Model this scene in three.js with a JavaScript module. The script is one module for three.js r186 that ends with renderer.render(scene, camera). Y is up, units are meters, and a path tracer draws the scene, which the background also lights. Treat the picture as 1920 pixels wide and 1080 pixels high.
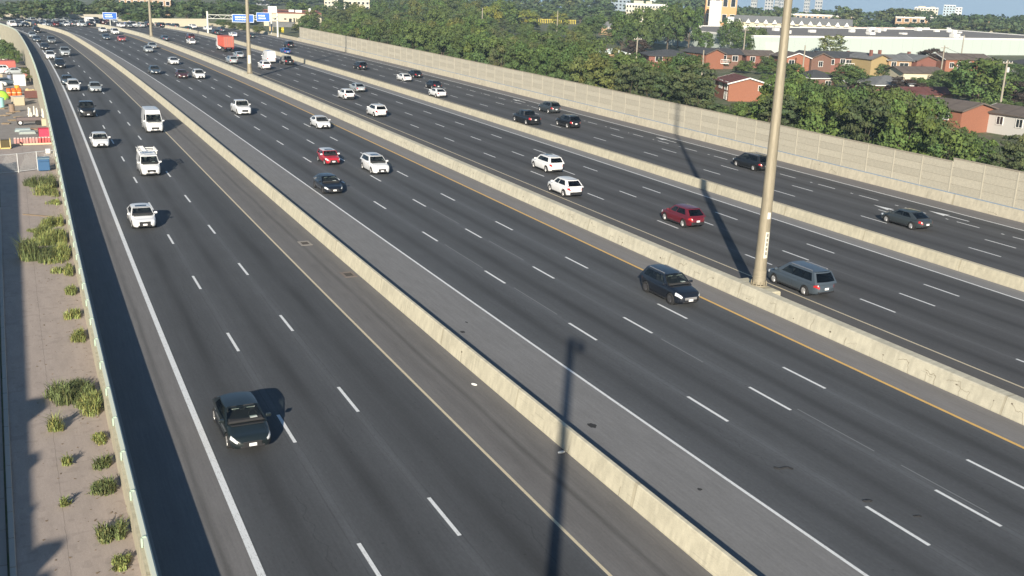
import * as THREE from 'three';
import { mergeGeometries, mergeVertices, toCreasedNormals } from 'three/addons/utils/BufferGeometryUtils.js';
import { RoundedBoxGeometry } from 'three/addons/geometries/RoundedBoxGeometry.js';
import { Brush, Evaluator, SUBTRACTION } from 'three-bvh-csg';

// ---------------------------------------------------------------- camera, sky, sun, exposure
const scene = new THREE.Scene();
const CAM_H = 19.19;
const camera = new THREE.PerspectiveCamera(30.98, 16 / 9, 0.1, 8000);
camera.position.set(0, CAM_H, 0);
camera.rotation.set(-0.28882, 0, 0.034386, 'YXZ');
const renderer = new THREE.WebGLRenderer({ antialias: true });
renderer.toneMapping = THREE.LinearToneMapping;
renderer.toneMappingExposure = 1.7;
renderer.shadowMap.enabled = true;
const SUN_AZ = 4.1 * Math.PI / 180, SUN_EL = 19.7 * Math.PI / 180;
// the sun stands behind the viewpoint: light travels towards azimuth SUN_AZ (to the right of -z)
const toSun = new THREE.Vector3(-Math.sin(SUN_AZ) * Math.cos(SUN_EL), Math.sin(SUN_EL), Math.cos(SUN_AZ) * Math.cos(SUN_EL));
{
  const W = 512, Hh = 256, data = new Float32Array(W * Hh * 4);
  const hor = [0.20, 0.31, 0.43], zen = [0.030, 0.066, 0.135];
  for (let j = 0; j < Hh; j++) {
    const el = ((j + 0.5) / Hh - 0.5) * Math.PI;
    for (let i = 0; i < W; i++) {
      const az = ((i + 0.5) / W - 0.5) * 2 * Math.PI;
      // direction of this texel in three's equirectangular mapping
      const dx = Math.cos(el) * Math.cos(az), dy = Math.sin(el), dz = Math.cos(el) * Math.sin(az);
      const cs = dx * toSun.x + dy * toSun.y + dz * toSun.z;
      const t = Math.pow(Math.max(dy, 0), 0.33);
      const glow = Math.pow(Math.max(cs, 0), 8) * 0.9;
      const k = (j * W + i) * 4;
      for (let c = 0; c < 3; c++) data[k + c] = (hor[c] + (zen[c] - hor[c]) * t) * (1 + glow * [1.3, 1.0, 0.7][c]);
      data[k + 3] = 1;
    }
  }
  const sky = new THREE.DataTexture(data, W, Hh, THREE.RGBAFormat, THREE.FloatType);
  sky.mapping = THREE.EquirectangularReflectionMapping;
  sky.magFilter = THREE.LinearFilter; sky.minFilter = THREE.LinearFilter; sky.needsUpdate = true;
  scene.background = sky; scene.environment = sky;
}
const sun = new THREE.DirectionalLight(new THREE.Color(1.0, 0.90, 0.74), 5);
sun.position.copy(toSun).multiplyScalar(300).add(new THREE.Vector3(-30, 0, -150));
sun.target.position.set(-30, 0, -150);
sun.castShadow = true;
Object.assign(sun.shadow.camera, { left: -260, right: 260, top: 220, bottom: -220, near: 1, far: 900 });
sun.shadow.mapSize.set(4096, 4096);
scene.add(sun, sun.target);
scene.fog = new THREE.FogExp2(0xb4cbe0, 0.00026);

// ---------------------------------------------------------------- helpers
let seed = 7;
const rnd = () => { seed = (seed * 1664525 + 1013904223) >>> 0; return seed / 4294967296; };
const rr = (a, b) => a + (b - a) * rnd();
const pick = a => a[Math.floor(rnd() * a.length)];
const RGB = (r, g, b) => new THREE.Color().setRGB(r, g, b);
const used = {};
function numbered(n) { used[n] = (used[n] ?? -1) + 1; return used[n] ? n + '_' + String(used[n]).padStart(3, '0') : n; }
function tag(o, label, category, group) { o.userData.label = label; o.userData.category = category; if (group) o.userData.group = group; return o; }
function thing(name, label, category, p = [0, 0, 0], turn = 0, group) {
  const o = new THREE.Group(); o.name = numbered(name); o.position.set(...p); o.rotation.y = turn; scene.add(o);
  return tag(o, label, category, group);
}
function mesh(name, geo, mat, parent) {
  const m = new THREE.Mesh(geo, mat); m.name = parent === scene ? numbered(name) : name; m.castShadow = m.receiveShadow = true; parent.add(m); return m;
}
const single = (name, geo, mat, label, category, group) => tag(mesh(name, geo, mat, scene), label, category, group);
function struct(name, geo, mat) { const m = mesh(name, geo, mat, scene); m.userData.kind = 'structure'; return m; }
function bx(w, h, d, x = 0, y = 0, z = 0, ry = 0) { const g = new THREE.BoxGeometry(w, h, d); if (ry) g.rotateY(ry); g.translate(x, y, z); return g; }
function rb(w, h, d, x = 0, y = 0, z = 0, r = 0.04, seg = 2) { const g = new RoundedBoxGeometry(w, h, d, seg, Math.min(r, w / 2.02, h / 2.02, d / 2.02)); g.translate(x, y, z); return g; }
function cyl(r0, r1, h, x = 0, y = 0, z = 0, n = 12) { const g = new THREE.CylinderGeometry(r1, r0, h, n); g.translate(x, y + h / 2, z); return g; }
function bar(a, b, r, n = 6, r2) {
  const A = new THREE.Vector3(...a), B = new THREE.Vector3(...b), d = B.clone().sub(A), L = d.length();
  const g = new THREE.CylinderGeometry(r2 ?? r, r, L, n); g.translate(0, L / 2, 0);
  g.applyQuaternion(new THREE.Quaternion().setFromUnitVectors(new THREE.Vector3(0, 1, 0), d.normalize())); g.translate(...a); return g;
}
function mg(list) { return mergeGeometries(list.map(g => { const q = g.index ? g.toNonIndexed() : g; for (const k of Object.keys(q.attributes)) if (!['position', 'normal', 'uv'].includes(k)) q.deleteAttribute(k); return q; })); }
function rawGeo(pos, uv, idx) {
  const g = new THREE.BufferGeometry(); g.setAttribute('position', new THREE.Float32BufferAttribute(pos, 3));
  g.setAttribute('uv', new THREE.Float32BufferAttribute(uv ?? new Array(pos.length / 3 * 2).fill(0), 2));
  if (idx) g.setIndex(idx); g.computeVertexNormals(); return g;
}
const std = (c, rough = 0.85, o = {}) => new THREE.MeshStandardMaterial({ color: c, roughness: rough, metalness: 0, ...o });
// tiling value noise
function noiseGrid(n, m) { const a = new Float32Array(n * m); for (let i = 0; i < n * m; i++) a[i] = rnd(); return (x, y) => { x = ((x % n) + n) % n; y = ((y % m) + m) % m; const i = Math.floor(x), j = Math.floor(y), fx = x - i, fy = y - j, i2 = (i + 1) % n, j2 = (j + 1) % m, sx = fx * fx * (3 - 2 * fx), sy = fy * fy * (3 - 2 * fy); return (a[j * n + i] * (1 - sx) + a[j * n + i2] * sx) * (1 - sy) + (a[j2 * n + i] * (1 - sx) + a[j2 * n + i2] * sx) * sy; }; }
function tex(w, h, fn, srgb = true) {
  const d = new Uint8Array(w * h * 4);
  for (let j = 0; j < h; j++) for (let i = 0; i < w; i++) {
    const c = fn((i + 0.5) / w, (j + 0.5) / h, i, j), k = (j * w + i) * 4;
    for (let q = 0; q < 3; q++) { let v = Math.min(1, Math.max(0, c[q])); if (srgb) v = v <= 0.0031308 ? v * 12.92 : 1.055 * Math.pow(v, 1 / 2.4) - 0.055; d[k + q] = Math.round(v * 255); }
    d[k + 3] = 255;
  }
  const t = new THREE.DataTexture(d, w, h); t.wrapS = t.wrapT = THREE.RepeatWrapping; t.magFilter = THREE.LinearFilter; t.minFilter = THREE.LinearMipmapLinearFilter; t.generateMipmaps = true;
  if (srgb) t.colorSpace = THREE.SRGBColorSpace; t.needsUpdate = true; return t;
}
const grainN = noiseGrid(256, 256), coarseN = noiseGrid(16, 16), midN = noiseGrid(64, 64);
const layered = (u, v) => 0.5 * coarseN(u * 16, v * 16) + 0.3 * midN(u * 64, v * 64) + 0.2 * grainN(u * 256, v * 256);

// ---------------------------------------------------------------- the road's own frame: s metres along, d metres to the right
const S0 = -60, S1 = 520, TH = [], PX = [], PZ = [];
{
  const th0 = -0.475368, k0 = 4.86396e-4, k1 = -6.30426e-6, k2 = 2.58612e-8;
  for (let s = S0; s <= S1; s++) { let t = th0 + k0 * s + k1 * s * s / 2 + k2 * s * s * s / 6; if (s > 310) t = (th0 + k0 * 310 + k1 * 310 * 310 / 2 + k2 * 310 ** 3 / 6) - (s - 310) / 300; TH.push(t); }
  let x = 0, z = 0; PX.push(0); PZ.push(0);
  for (let i = 1; i < TH.length; i++) { const m = (TH[i] + TH[i - 1]) / 2; x += Math.sin(m); z += Math.cos(m); PX.push(x); PZ.push(z); }
  const ox = PX[-S0], oz = PZ[-S0]; for (let i = 0; i < PX.length; i++) { PX[i] -= ox; PZ[i] -= oz; }
}
const lerpA = (A, s) => { const q = Math.min(Math.max(s - S0, 0), A.length - 1.001), i = Math.floor(q); return A[i] + (A[i + 1] - A[i]) * (q - i); };
const heading = s => lerpA(TH, s);
function at(s, d, y = 0) { const t = heading(s); return new THREE.Vector3(lerpA(PX, s) + d * Math.cos(t), y, -(lerpA(PZ, s) - d * Math.sin(t))); }
const poly = (a, b, c) => s => { const u = Math.min(Math.max(s, 0), 450) / 150; return a + b * u + c * u * u; };
const LN = {
  A: poly(6.11, 2.04, 0.41), X1: poly(9.9, 0.95, 0.3), X2: poly(13.5, 0.45, 0.3), B: poly(17.22, 0.08, 0.33), C: poly(20.44, 0.2, 0.2), D: poly(25.44, -0.43, 0.09),
  E1: poly(29.04, -0.05, -0.3), E2: poly(32.76, -0.36, -0.12), E3: poly(36.4, -0.85, -0.04), F: poly(39.73, -0.37, -0.21), G: poly(41.9, -0.3, -0.12), H: poly(46.06, -0.27, -0.1),
  I1: poly(49.48, -0.26, -0.11), I2: poly(52.96, -0.11, -0.05), I3: poly(56.31, -0.12, -0.06), J: poly(59.77, -0.26, -0.17), K: poly(61.55, -0.2, -0.12),
  Q: poly(64.7, 0, 0), M1: poly(68.21, 0.07, 0.03), M2: poly(71.82, 0.05, 0.02), M3: poly(74.96, 0.13, 0.06), N: poly(77.94, 0.17, 0.09), P: poly(80.63, 0.17, 0.09),
};
LN.W = s => LN.A(s) - 3.35;                                   // road side of the low parapet on the outer edge
const off = (f, k) => s => f(s) + k;
// flat strip between two lines; uv u across 0..1, v = s / tile
function ribbon(fa, fb, s0, s1, ds, y, cols = 1, tile = 1) {
  const pos = [], uv = [], idx = [], n = Math.max(1, Math.round((s1 - s0) / ds));
  for (let i = 0; i <= n; i++) { const s = s0 + (s1 - s0) * i / n; for (let j = 0; j <= cols; j++) { const d = fa(s) + (fb(s) - fa(s)) * j / cols, p = at(s, d, y); pos.push(p.x, p.y, p.z); uv.push(j / cols, s / tile); } }
  for (let i = 0; i < n; i++) for (let j = 0; j < cols; j++) { const a = i * (cols + 1) + j, b = a + cols + 1; idx.push(a, a + 1, b, b, a + 1, b + 1); }
  return rawGeo(pos, uv, idx);
}
// solid of constant section swept along a line: profile is a list of [d, y] (closed loop)
function sweep(f, prof, s0, s1, ds, wob = 0) {
  const pos = [], uv = [], n = Math.max(1, Math.round((s1 - s0) / ds)), m = prof.length, L = [0];
  for (let j = 0; j < m; j++) { const a = prof[j], b = prof[(j + 1) % m]; L.push(L[j] + Math.hypot(b[0] - a[0], b[1] - a[1])); }
  const P = (i, j) => { const s = s0 + (s1 - s0) * i / n, q = prof[j % m]; return at(s, f(s) + q[0], q[1]); };
  const put = (p, u, v) => { pos.push(p.x, p.y, p.z); uv.push(u, v); };
  for (let i = 0; i < n; i++) for (let j = 0; j < m; j++) {
    const a = P(i, j), b = P(i, j + 1), c = P(i + 1, j), d = P(i + 1, j + 1), sa = s0 + (s1 - s0) * i / n, sb = s0 + (s1 - s0) * (i + 1) / n;
    put(a, sa, L[j]); put(b, sa, L[j + 1]); put(c, sb, L[j]); put(c, sb, L[j]); put(b, sa, L[j + 1]); put(d, sb, L[j + 1]);
  }
  for (const i of [0, n]) for (let j = 1; j < m - 1; j++) for (const q of [0, j, j + 1]) put(P(i, q), prof[q][0], prof[q][1]);
  return rawGeo(pos, uv);
}
const yawOf = s => Math.PI / 2 - heading(s);                   // turns a thing whose +x is its front so that it faces down the road

// ---------------------------------------------------------------- terrain and road surfaces
const yardLevel = s => -4 * Math.min(Math.max((s - 128) / 60, 0), 1);
{
  const ct = Math.cos(-0.465), st = Math.sin(-0.465);
  const hgt = (x, z) => {
    const s = x * st - z * ct, d = x * ct + z * st, r = Math.hypot(x, z);
    let y = -0.06;
    if (d < 100) { const left = s > 400 ? -6 : yardLevel(s) - 0.06; const k = Math.min(Math.max((d - 22) / 30, 0), 1); y = left * (1 - k) + -0.35 * k; if (d > 80) y = -0.35 + 0.29 * (d - 80) / 20; if (s > 400) y = Math.min(y, -0.35 - 5.6 * Math.min(1, (s - 400) / 30)); }
    if (r > 800) y -= (r - 800) * 0.03;
    return Math.max(y, -70);
  };
  const xs = [], zs = [];
  const axis = (a, pts) => { for (const [to, step] of pts) while (a[a.length - 1] < to) a.push(a[a.length - 1] + step); return a; };
  const X = axis([-3000], [[-600, 200], [-200, 20], [220, 5], [700, 20], [3200, 200]]);
  const Z = axis([-3600], [[-900, 150], [-420, 20], [40, 5], [300, 40]]);
  const pos = [], uv = [], idx = [];
  for (const z of Z) for (const x of X) { pos.push(x, hgt(x, z), z); uv.push(x / 40, z / 40); }
  for (let j = 0; j < Z.length - 1; j++) for (let i = 0; i < X.length - 1; i++) { const a = j * X.length + i, b = a + X.length; idx.push(a, b, a + 1, b, b + 1, a + 1); }
  const t = tex(512, 512, (u, v) => { const n = layered(u, v), g = grainN(u * 256 + 9, v * 256); const k = 0.75 + 0.5 * n; const m = Math.min(1, Math.max(0, (midN(u * 64, v * 64 + 20) - 0.22) * 2.2)); return [0.12 * k * (1 - m) + 0.055 * m * k + 0.03 * g, 0.11 * k * (1 - m) + 0.085 * m * k + 0.03 * g, 0.07 * k * (1 - m) + 0.03 * m * k + 0.015 * g]; });
  struct('ground', rawGeo(pos, uv, idx), std(0xffffff, 0.95, { map: t }));
}
// asphalt: dark oil streaks down the lane middles, paler where tyres do not run, all with a grain along the traffic
const streakN = noiseGrid(96, 8), streakF = noiseGrid(256, 40);
function asphalt(lanes, base, tint, streak) {
  return tex(384, 768, (u, v) => {
    let lane = 0, li = 0; for (let i = 0; i < lanes.length - 1; i++) if (u >= lanes[i] && u <= lanes[i + 1]) { li = i; lane = (u - lanes[i]) / (lanes[i + 1] - lanes[i]); }
    const c = lane - 0.5, edge = Math.min(lane, 1 - lane);
    const wob = 0.03 * (streakN(u * 20, v * 8) - 0.5);
    const oil = Math.exp(-(((c + wob) / 0.13) ** 2)) * (0.6 + 0.8 * streakN(u * 12 + 40, v * 8));
    const wheel = (Math.exp(-(((Math.abs(c) - 0.25) / 0.07) ** 2)));
    const pale = Math.exp(-((edge / 0.09) ** 2));
    let k = 1 - streak * 0.36 * oil - streak * 0.05 * wheel + streak * 0.30 * pale;
    k *= 0.9 + 0.2 * streakF(u * 256, v * 40) * 0.6 + 0.08 * streakN(u * 96, v * 8);
    k *= 0.90 + 0.20 * grainN(u * 512 * 0.5, v * 512);
    k *= 0.95 + 0.1 * midN(u * 10, v * 30);
    k *= [0.985, 1.035, 0.97, 1.02][(li + (lanes.length % 2)) % 4]; // each paving pass has its own tone
    const seam = Math.abs(edge - 0.05 - 0.006 * (midN(li * 7, v * 60) - 0.5)); if (seam < 0.006) k *= 0.8;
    const cr = Math.abs(lane - 0.68 - 0.10 * (midN(li * 11 + 3, v * 64) - 0.5) - 0.02 * (grainN(5, v * 256) - 0.5)); if (cr < 0.004 && midN(20 + li, v * 9) > 0.62) k *= 0.66;
    const spot = grainN(u * 170 + 31, v * 420 + 7); if (spot > 0.972) k *= 0.62; else if (spot < 0.012) k *= 1.5;
    return [base * tint[0] * k, base * tint[1] * k, base * tint[2] * k];
  });
}
const frac = (lines, s) => lines.map(f => (f(s) - lines[0](s)) / (lines[lines.length - 1](s) - lines[0](s)));
const RS0 = 4, RS1 = 396;
const laneMat = (lines, base, tint, k) => std(0xffffff, 0.9, { map: asphalt(frac(lines, 60), base, tint, k) });
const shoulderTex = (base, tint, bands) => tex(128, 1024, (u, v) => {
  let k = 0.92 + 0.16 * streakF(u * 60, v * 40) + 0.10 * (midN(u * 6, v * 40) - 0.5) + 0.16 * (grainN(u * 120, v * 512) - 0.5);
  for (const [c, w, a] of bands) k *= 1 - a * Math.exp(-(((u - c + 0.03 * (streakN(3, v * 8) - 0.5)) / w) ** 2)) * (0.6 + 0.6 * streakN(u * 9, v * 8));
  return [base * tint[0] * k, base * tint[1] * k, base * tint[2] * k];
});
const roads = {};
function road(name, fa, fb, mat, label, s0 = RS0, s1 = RS1) { const m = struct(name, ribbon(fa, fb, s0, s1, 4, 0, 8, 48), mat); m.userData.label = label; roads[name] = roads[name] || m; return m; }
const T0 = [0.93, 1.0, 1.11], T1 = [1.03, 1.0, 1.0];
const eo = road('road', LN.A, LN.B, laneMat([LN.A, LN.X1, LN.X2, LN.B], 0.066, T0, 1), 'three lane asphalt carriageway beside the parapet');
const ei = road('road', LN.D, LN.F, laneMat([LN.D, LN.E1, LN.E2, LN.E3, LN.F], 0.074, T0, 1), 'four lane asphalt carriageway with the black suv');
const wi = road('road', LN.H, LN.J, laneMat([LN.H, LN.I1, LN.I2, LN.I3, LN.J], 0.066, [0.97, 1.0, 1.08], 1), 'four lane asphalt carriageway with the grey minivan');
const wo = road('road', LN.Q, LN.N, laneMat([LN.Q, LN.M1, LN.M2, LN.M3, LN.N], 0.066, [0.97, 1.0, 1.08], 0.8), 'four lane asphalt carriageway along the noise wall');
eo.name = 'road'; 
const shoulder = (fa, fb, base, tint, bands, label) => road('shoulder', fa, fb, std(0xffffff, 0.93, { map: shoulderTex(base, tint, bands) }), label);
shoulder(off(LN.W, 0.35), LN.A, 0.15, T1, [[0.68, 0.05, 0.3], [0.3, 0.2, 0.12]], 'brownish paved shoulder between parapet and wide white line');
shoulder(off(LN.W, -0.03), off(LN.W, 0.35), 0.24, [1, 1, 0.98], [], 'pale concrete gutter at the foot of the parapet');
shoulder(LN.B, LN.C, 0.14, T1, [[0.52, 0.05, 0.35], [0.75, 0.12, 0.15], [0.3, 0.14, 0.16]], 'grey paved shoulder with drain grates');
shoulder(off(LN.C, 0.6), LN.D, 0.178, [1.0, 1, 1.02], [[0.2, 0.1, 0.08]], 'wide pale grey shoulder behind the low barrier');
shoulder(LN.F, LN.G, 0.18, [1.03, 1, 1], [[0.8, 0.2, 0.1]], 'grey shoulder between yellow line and median barrier');
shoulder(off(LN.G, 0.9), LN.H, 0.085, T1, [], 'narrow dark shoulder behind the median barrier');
shoulder(LN.J, LN.K, 0.2, [1, 1, 1.02], [[0.5, 0.3, 0.1]], 'pale grey shoulder along the tan barrier');
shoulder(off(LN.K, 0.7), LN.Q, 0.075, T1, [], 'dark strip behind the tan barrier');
shoulder(LN.N, LN.P, 0.15, [1.04, 1, 1.02], [[0.5, 0.3, 0.1]], 'grey shoulder at the foot of the noise wall');

// painted lines: worn paint, each dash its own piece
const paintTex = (c) => tex(64, 512, (u, v) => { const n = grainN(u * 40, v * 256), m = midN(u * 8, v * 64); const w = Math.min(1, Math.max(0, (n * 0.6 + m * 0.5 - 0.64) * 4)) * 0.55; return c.map(q => q * (0.93 + 0.1 * m) * (1 - w) + 0.1 * w); });
const whitePaint = std(0xffffff, 0.7, { map: paintTex([0.74, 0.76, 0.77]) });
const yellowPaint = std(0xffffff, 0.7, { map: paintTex([0.74, 0.46, 0.13]) });
const creamPaint = std(0xffffff, 0.7, { map: paintTex([0.62, 0.54, 0.38]) });
function edgeLine(par, f, w, mat, label) { const m = mesh('edge_line', ribbon(off(f, -w / 2), off(f, w / 2), RS0, RS1, 3, 0.005, 1, 8), mat, par); m.userData.label = label; }
edgeLine(eo, LN.A, 0.26, whitePaint, 'wide solid white edge line');
edgeLine(eo, LN.B, 0.13, creamPaint, 'pale yellow edge line');
edgeLine(ei, LN.D, 0.15, whitePaint, 'solid white edge line');
edgeLine(ei, LN.F, 0.19, yellowPaint, 'solid yellow edge line');
edgeLine(wi, LN.H, 0.13, creamPaint, 'thin pale edge line');
edgeLine(wi, LN.J, 0.16, whitePaint, 'solid white edge line');
edgeLine(wo, LN.N, 0.17, whitePaint, 'solid white edge line');
edgeLine(wo, LN.Q, 0.13, creamPaint, 'thin pale edge line');
function dashes(par, f, phase, len, per, w) {
  const rest = [];
  for (let s = phase; s < 390; s += per) {
    if (s < 6) continue;
    const g = ribbon(off(f, -w / 2), off(f, w / 2), s + rr(-0.06, 0.06), s + len + rr(-0.06, 0.06), 3, 0.005, 1, 8);
    if (s < 225) mesh('lane_dash', g, whitePaint, par); else rest.push(g);
  }
  const m = mesh('lane_dash', mergeGeometries(rest), whitePaint, par); m.userData.kind = 'stuff';
}
dashes(eo, LN.X1, 4.2, 3.1, 12, 0.15); dashes(eo, LN.X2, 6.4, 3.1, 12, 0.15);
dashes(ei, LN.E1, 11.1, 3.2, 12, 0.16); dashes(ei, LN.E2, 11.0, 3.2, 12, 0.16); dashes(ei, LN.E3, 0.6, 3.2, 12, 0.16);
dashes(wi, LN.I1, 9.0, 3.1, 12, 0.15); dashes(wi, LN.I2, 9.1, 3.1, 12, 0.15); dashes(wi, LN.I3, 10.2, 3.1, 12, 0.15);
dashes(wo, LN.M1, 5.0, 3.1, 12, 0.15); dashes(wo, LN.M2, 6.6, 3.1, 12, 0.15); dashes(wo, LN.M3, 1.0, 2.5, 6, 0.15); dashes(wo, LN.M3, 4.4, 0.35, 6, 0.15);
// old half removed paint lines
{
  const ghost = std(RGB(0.17, 0.18, 0.19), 0.85);
  for (const [f, k, a, b] of [[LN.E2, 0.35, 30, 35], [LN.E2, 0.4, 24, 28.5], [LN.E2, -0.1, 42, 46], [LN.E2, 0.3, 14, 19], [LN.E1, 0.1, 63, 70], [LN.E2, 0.12, 64, 70], [LN.E2, 0.15, 76, 82], [LN.E1, 0.08, 52, 58]]) mesh('old_line', ribbon(off(f, k), off(f, k + 0.07), a, b, 2, 0.004), ghost, ei);
}
// lane arrows under the charcoal sedan: two straight-ahead shafts with swept heads
{
  const arrow = (s, f, k, dir) => {
    const sh = [[-2.4, -0.09], [0.2, -0.09], [0.1, -0.42], [2.3, 0], [0.1, 0.42], [0.2, 0.09], [-2.4, 0.09]], pos = [];
    const tri = THREE.ShapeUtils.triangulateShape(sh.map(q => new THREE.Vector2(q[0], q[1])), []);
    for (const t of tri) for (const i of t) { const p = at(s + dir * sh[i][0], f(s) + k + dir * sh[i][1], 0.0055); pos.push(p.x, p.y, p.z); }
    mesh('lane_arrow', rawGeo(pos), whitePaint, wo);
  };
  arrow(69.2, LN.M2, 1.15, 1); arrow(65.6, LN.M3, 1.2, 1); arrow(112, LN.M3, 1.5, 1); arrow(155, LN.M3, 1.5, 1);
}
// drain grates and small rubber scraps lying about
{
  const iron = std(RGB(0.05, 0.045, 0.042), 0.8), frame = std(RGB(0.26, 0.24, 0.22), 0.9), frame2 = std(RGB(0.17, 0.14, 0.125), 0.9);
  for (const [s, d, lab] of [[73.5, 19.4, 'square drain grate in the shoulder, set away from the barrier'], [64.4, 19.95, 'rusty drain grate tight against the low barrier']]) {
    const p = at(s, d, 0.004), t = thing('drain_grate', lab, 'drain', [p.x, p.y, p.z], yawOf(s));
    mesh('frame', mg([bx(1.3, 0.02, 0.16, 0, 0.01, 0.34), bx(1.3, 0.02, 0.16, 0, 0.01, -0.34), bx(0.25, 0.02, 0.52, 0.53, 0.01, 0), bx(0.25, 0.02, 0.52, -0.53, 0.01, 0)]), s < 70 ? frame2 : frame, t);
    for (let k = 0; k < 7; k++) mesh('slat', bx(0.04, 0.02, 0.52, -0.36 + k * 0.12, 0.008, 0), iron, t);
    mesh('pit', bx(0.8, 0.006, 0.52, 0, 0.001, 0), std(RGB(0.02, 0.02, 0.02), 1), t);
  }
  const rub = std(RGB(0.025, 0.025, 0.027), 0.9);
  const scrap = (s, d, L, bend, w, lab) => { const p = at(s, d, 0.02); const c = new THREE.CatmullRomCurve3([0, 1, 2, 3, 4].map(i => new THREE.Vector3((i / 4 - 0.5) * L, 0, Math.sin(i * 1.5) * bend))); const g = new THREE.TubeGeometry(c, 12, w, 5); g.scale(1, 0.35, 1); const m = single('tyre_scrap', g, rub, lab, 'tyre scrap'); m.position.copy(p); m.rotation.y = yawOf(s) + 0.9; };
  scrap(30.2, 28.2, 0.75, 0.12, 0.07, 'curled black tyre scrap lying near a lane dash'); scrap(26.6, 29.4, 0.35, 0.05, 0.08, 'short black tyre scrap beside a white dash');
  scrap(24.9, 30.3, 0.3, 0.04, 0.05, 'tiny black tyre scrap in the second lane');
  const blob = (s, d, a, b, lab) => { const pts = []; for (let i = 0; i < 14; i++) { const t = i / 14 * 6.283, q = 0.8 + 0.35 * rnd(); pts.push(new THREE.Vector2(Math.cos(t) * a * q, Math.sin(t) * b * q)); } const g = new THREE.ShapeGeometry(new THREE.Shape(pts)); g.rotateX(-Math.PI / 2); const p = at(s, d, 0.0045), m = mesh('tar_patch', g, rub, scene); m.userData.kind = 'structure'; m.userData.label = lab; m.position.copy(p); m.rotation.y = yawOf(s); };
  blob(37.0, 22.9, 0.28, 0.2, 'dark tar patch on the wide grey shoulder'); blob(51, 22.5, 0.2, 0.15, 'small dark tar spot near the low barrier'); blob(30, 23.8, 0.12, 0.1, 'small dark tar spot on the wide shoulder'); blob(52.5, 23.4, 0.16, 0.07, 'small dark tar spot by the white line');
  for (const [s, d, lab] of [[43.4, 19.9, 'crumpled white scrap at the barrier foot'], [35, 20.25, 'white paper scrap lying against the low barrier']]) { const m = single('litter', new THREE.IcosahedronGeometry(0.13, 1), std(RGB(0.75, 0.75, 0.73), 0.9), lab, 'litter'); m.scale.set(1.4, 0.4, 0.7); m.position.copy(at(s, d, 0.05)); m.rotation.y = s; }
}

// ---------------------------------------------------------------- barriers, parapet, noise wall
function concreteTex(base, tint, cracks, seedv) {
  const W = 2048, Hh = 128, cv = document.createElement('canvas'); cv.width = W; cv.height = Hh; const c = cv.getContext('2d');
  const img = c.createImageData(W, Hh);
  for (let j = 0; j < Hh; j++) for (let i = 0; i < W; i++) {
    const u = i / W, v = j / Hh; let k = 0.86 + 0.22 * midN(u * 64 * 4, v * 6 + seedv) + 0.14 * (grainN(u * 1024, v * 128) - 0.5) + 0.12 * (coarseN(u * 48, v * 2 + seedv) - 0.5);
    const run = streakN(0.37 * i % 96, 3); if (run > 0.78) k *= 1 - 0.5 * (run - 0.78) * (grainN(u * 900, v * 20));
    const q = (i * 1 + j * W) * 4; for (let n = 0; n < 3; n++) { let x = Math.max(0, Math.min(1, base * tint[n] * k)); img.data[q + n] = 255 * (1.055 * Math.pow(x, 1 / 2.4) - 0.055); } img.data[q + 3] = 255;
  }
  c.putImageData(img, 0, 0);
  for (let n = 0; n < 4; n++) { const x = n * W / 4 + rr(-60, 60); c.fillStyle = 'rgba(80,70,55,0.5)'; c.fillRect(x, 0, 1.4, Hh); c.fillStyle = 'rgba(120,108,85,0.25)'; c.fillRect(x + 2, rr(0, 30), rr(2, 9), Hh); }
  for (let n = 0; n < 90; n++) { const x = rnd() * W, y = rnd() * Hh; c.fillStyle = `rgba(60,55,48,${rr(0.05, 0.2)})`; c.fillRect(x, y, rr(6, 60), rr(0.6, 1.6)); }
  for (let n = 0; n < cracks; n++) {
    let x = (n + rnd()) / cracks * W, y = 0; c.strokeStyle = `rgba(84,72,54,${rr(0.25, 0.75)})`; c.lineWidth = rr(0.6, 1.6); c.beginPath(); c.moveTo(x, y);
    const up = 5 + Math.floor(rnd() * 6); for (let k = 0; k < up; k++) { x += rr(-2.5, 3.2); y += Hh * rr(0.025, 0.055); c.lineTo(x, y); }
    if (rnd() < 0.4) { const dir = rnd() < 0.5 ? -1 : 1, m = 5 + rnd() * 7; for (let k = 0; k < m; k++) { x += dir * rr(1.5, 6); y += Hh * rr(-0.035, 0.03); c.lineTo(x, y); } }
    c.stroke();
    if (rnd() < 0.3) { c.fillStyle = 'rgba(60,50,38,0.7)'; c.beginPath(); c.ellipse(x, y, rr(1, 4), rr(1, 3), 0, 0, 6.3); c.fill(); }
  }
  const t = new THREE.CanvasTexture(cv); t.wrapS = t.wrapT = THREE.RepeatWrapping; t.colorSpace = THREE.SRGBColorSpace; t.magFilter = THREE.LinearFilter; t.flipY = false;
  t.repeat.set(1 / 40, 1 / 2.4); return t;
}
const CT = [1.07, 1.0, 0.78];
const b1 = single('concrete_barrier', sweep(LN.C, [[0, -0.2], [0, 0.06], [0.15, 0.91], [0.18, 0.95], [0.33, 0.95], [0.36, 0.91], [0.62, 0.06], [0.62, -0.2]], RS0, 374, 4), std(0xffffff, 0.9, { map: concreteTex(0.50, CT, 5, 0) }), 'low cream concrete barrier between the two carriageways facing the viewer', 'barrier');
const b2 = single('concrete_barrier', sweep(LN.G, [[0, -0.2], [0, 0.06], [0.22, 0.88], [0.27, 0.92], [0.84, 0.92], [0.88, 0.88], [0.95, -0.2]], RS0, 392, 4), std(0xffffff, 0.9, { map: concreteTex(0.48, [1.06, 1.0, 0.80], 34, 2) }), 'cracked cream median barrier carrying the tall light poles', 'barrier');
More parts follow.
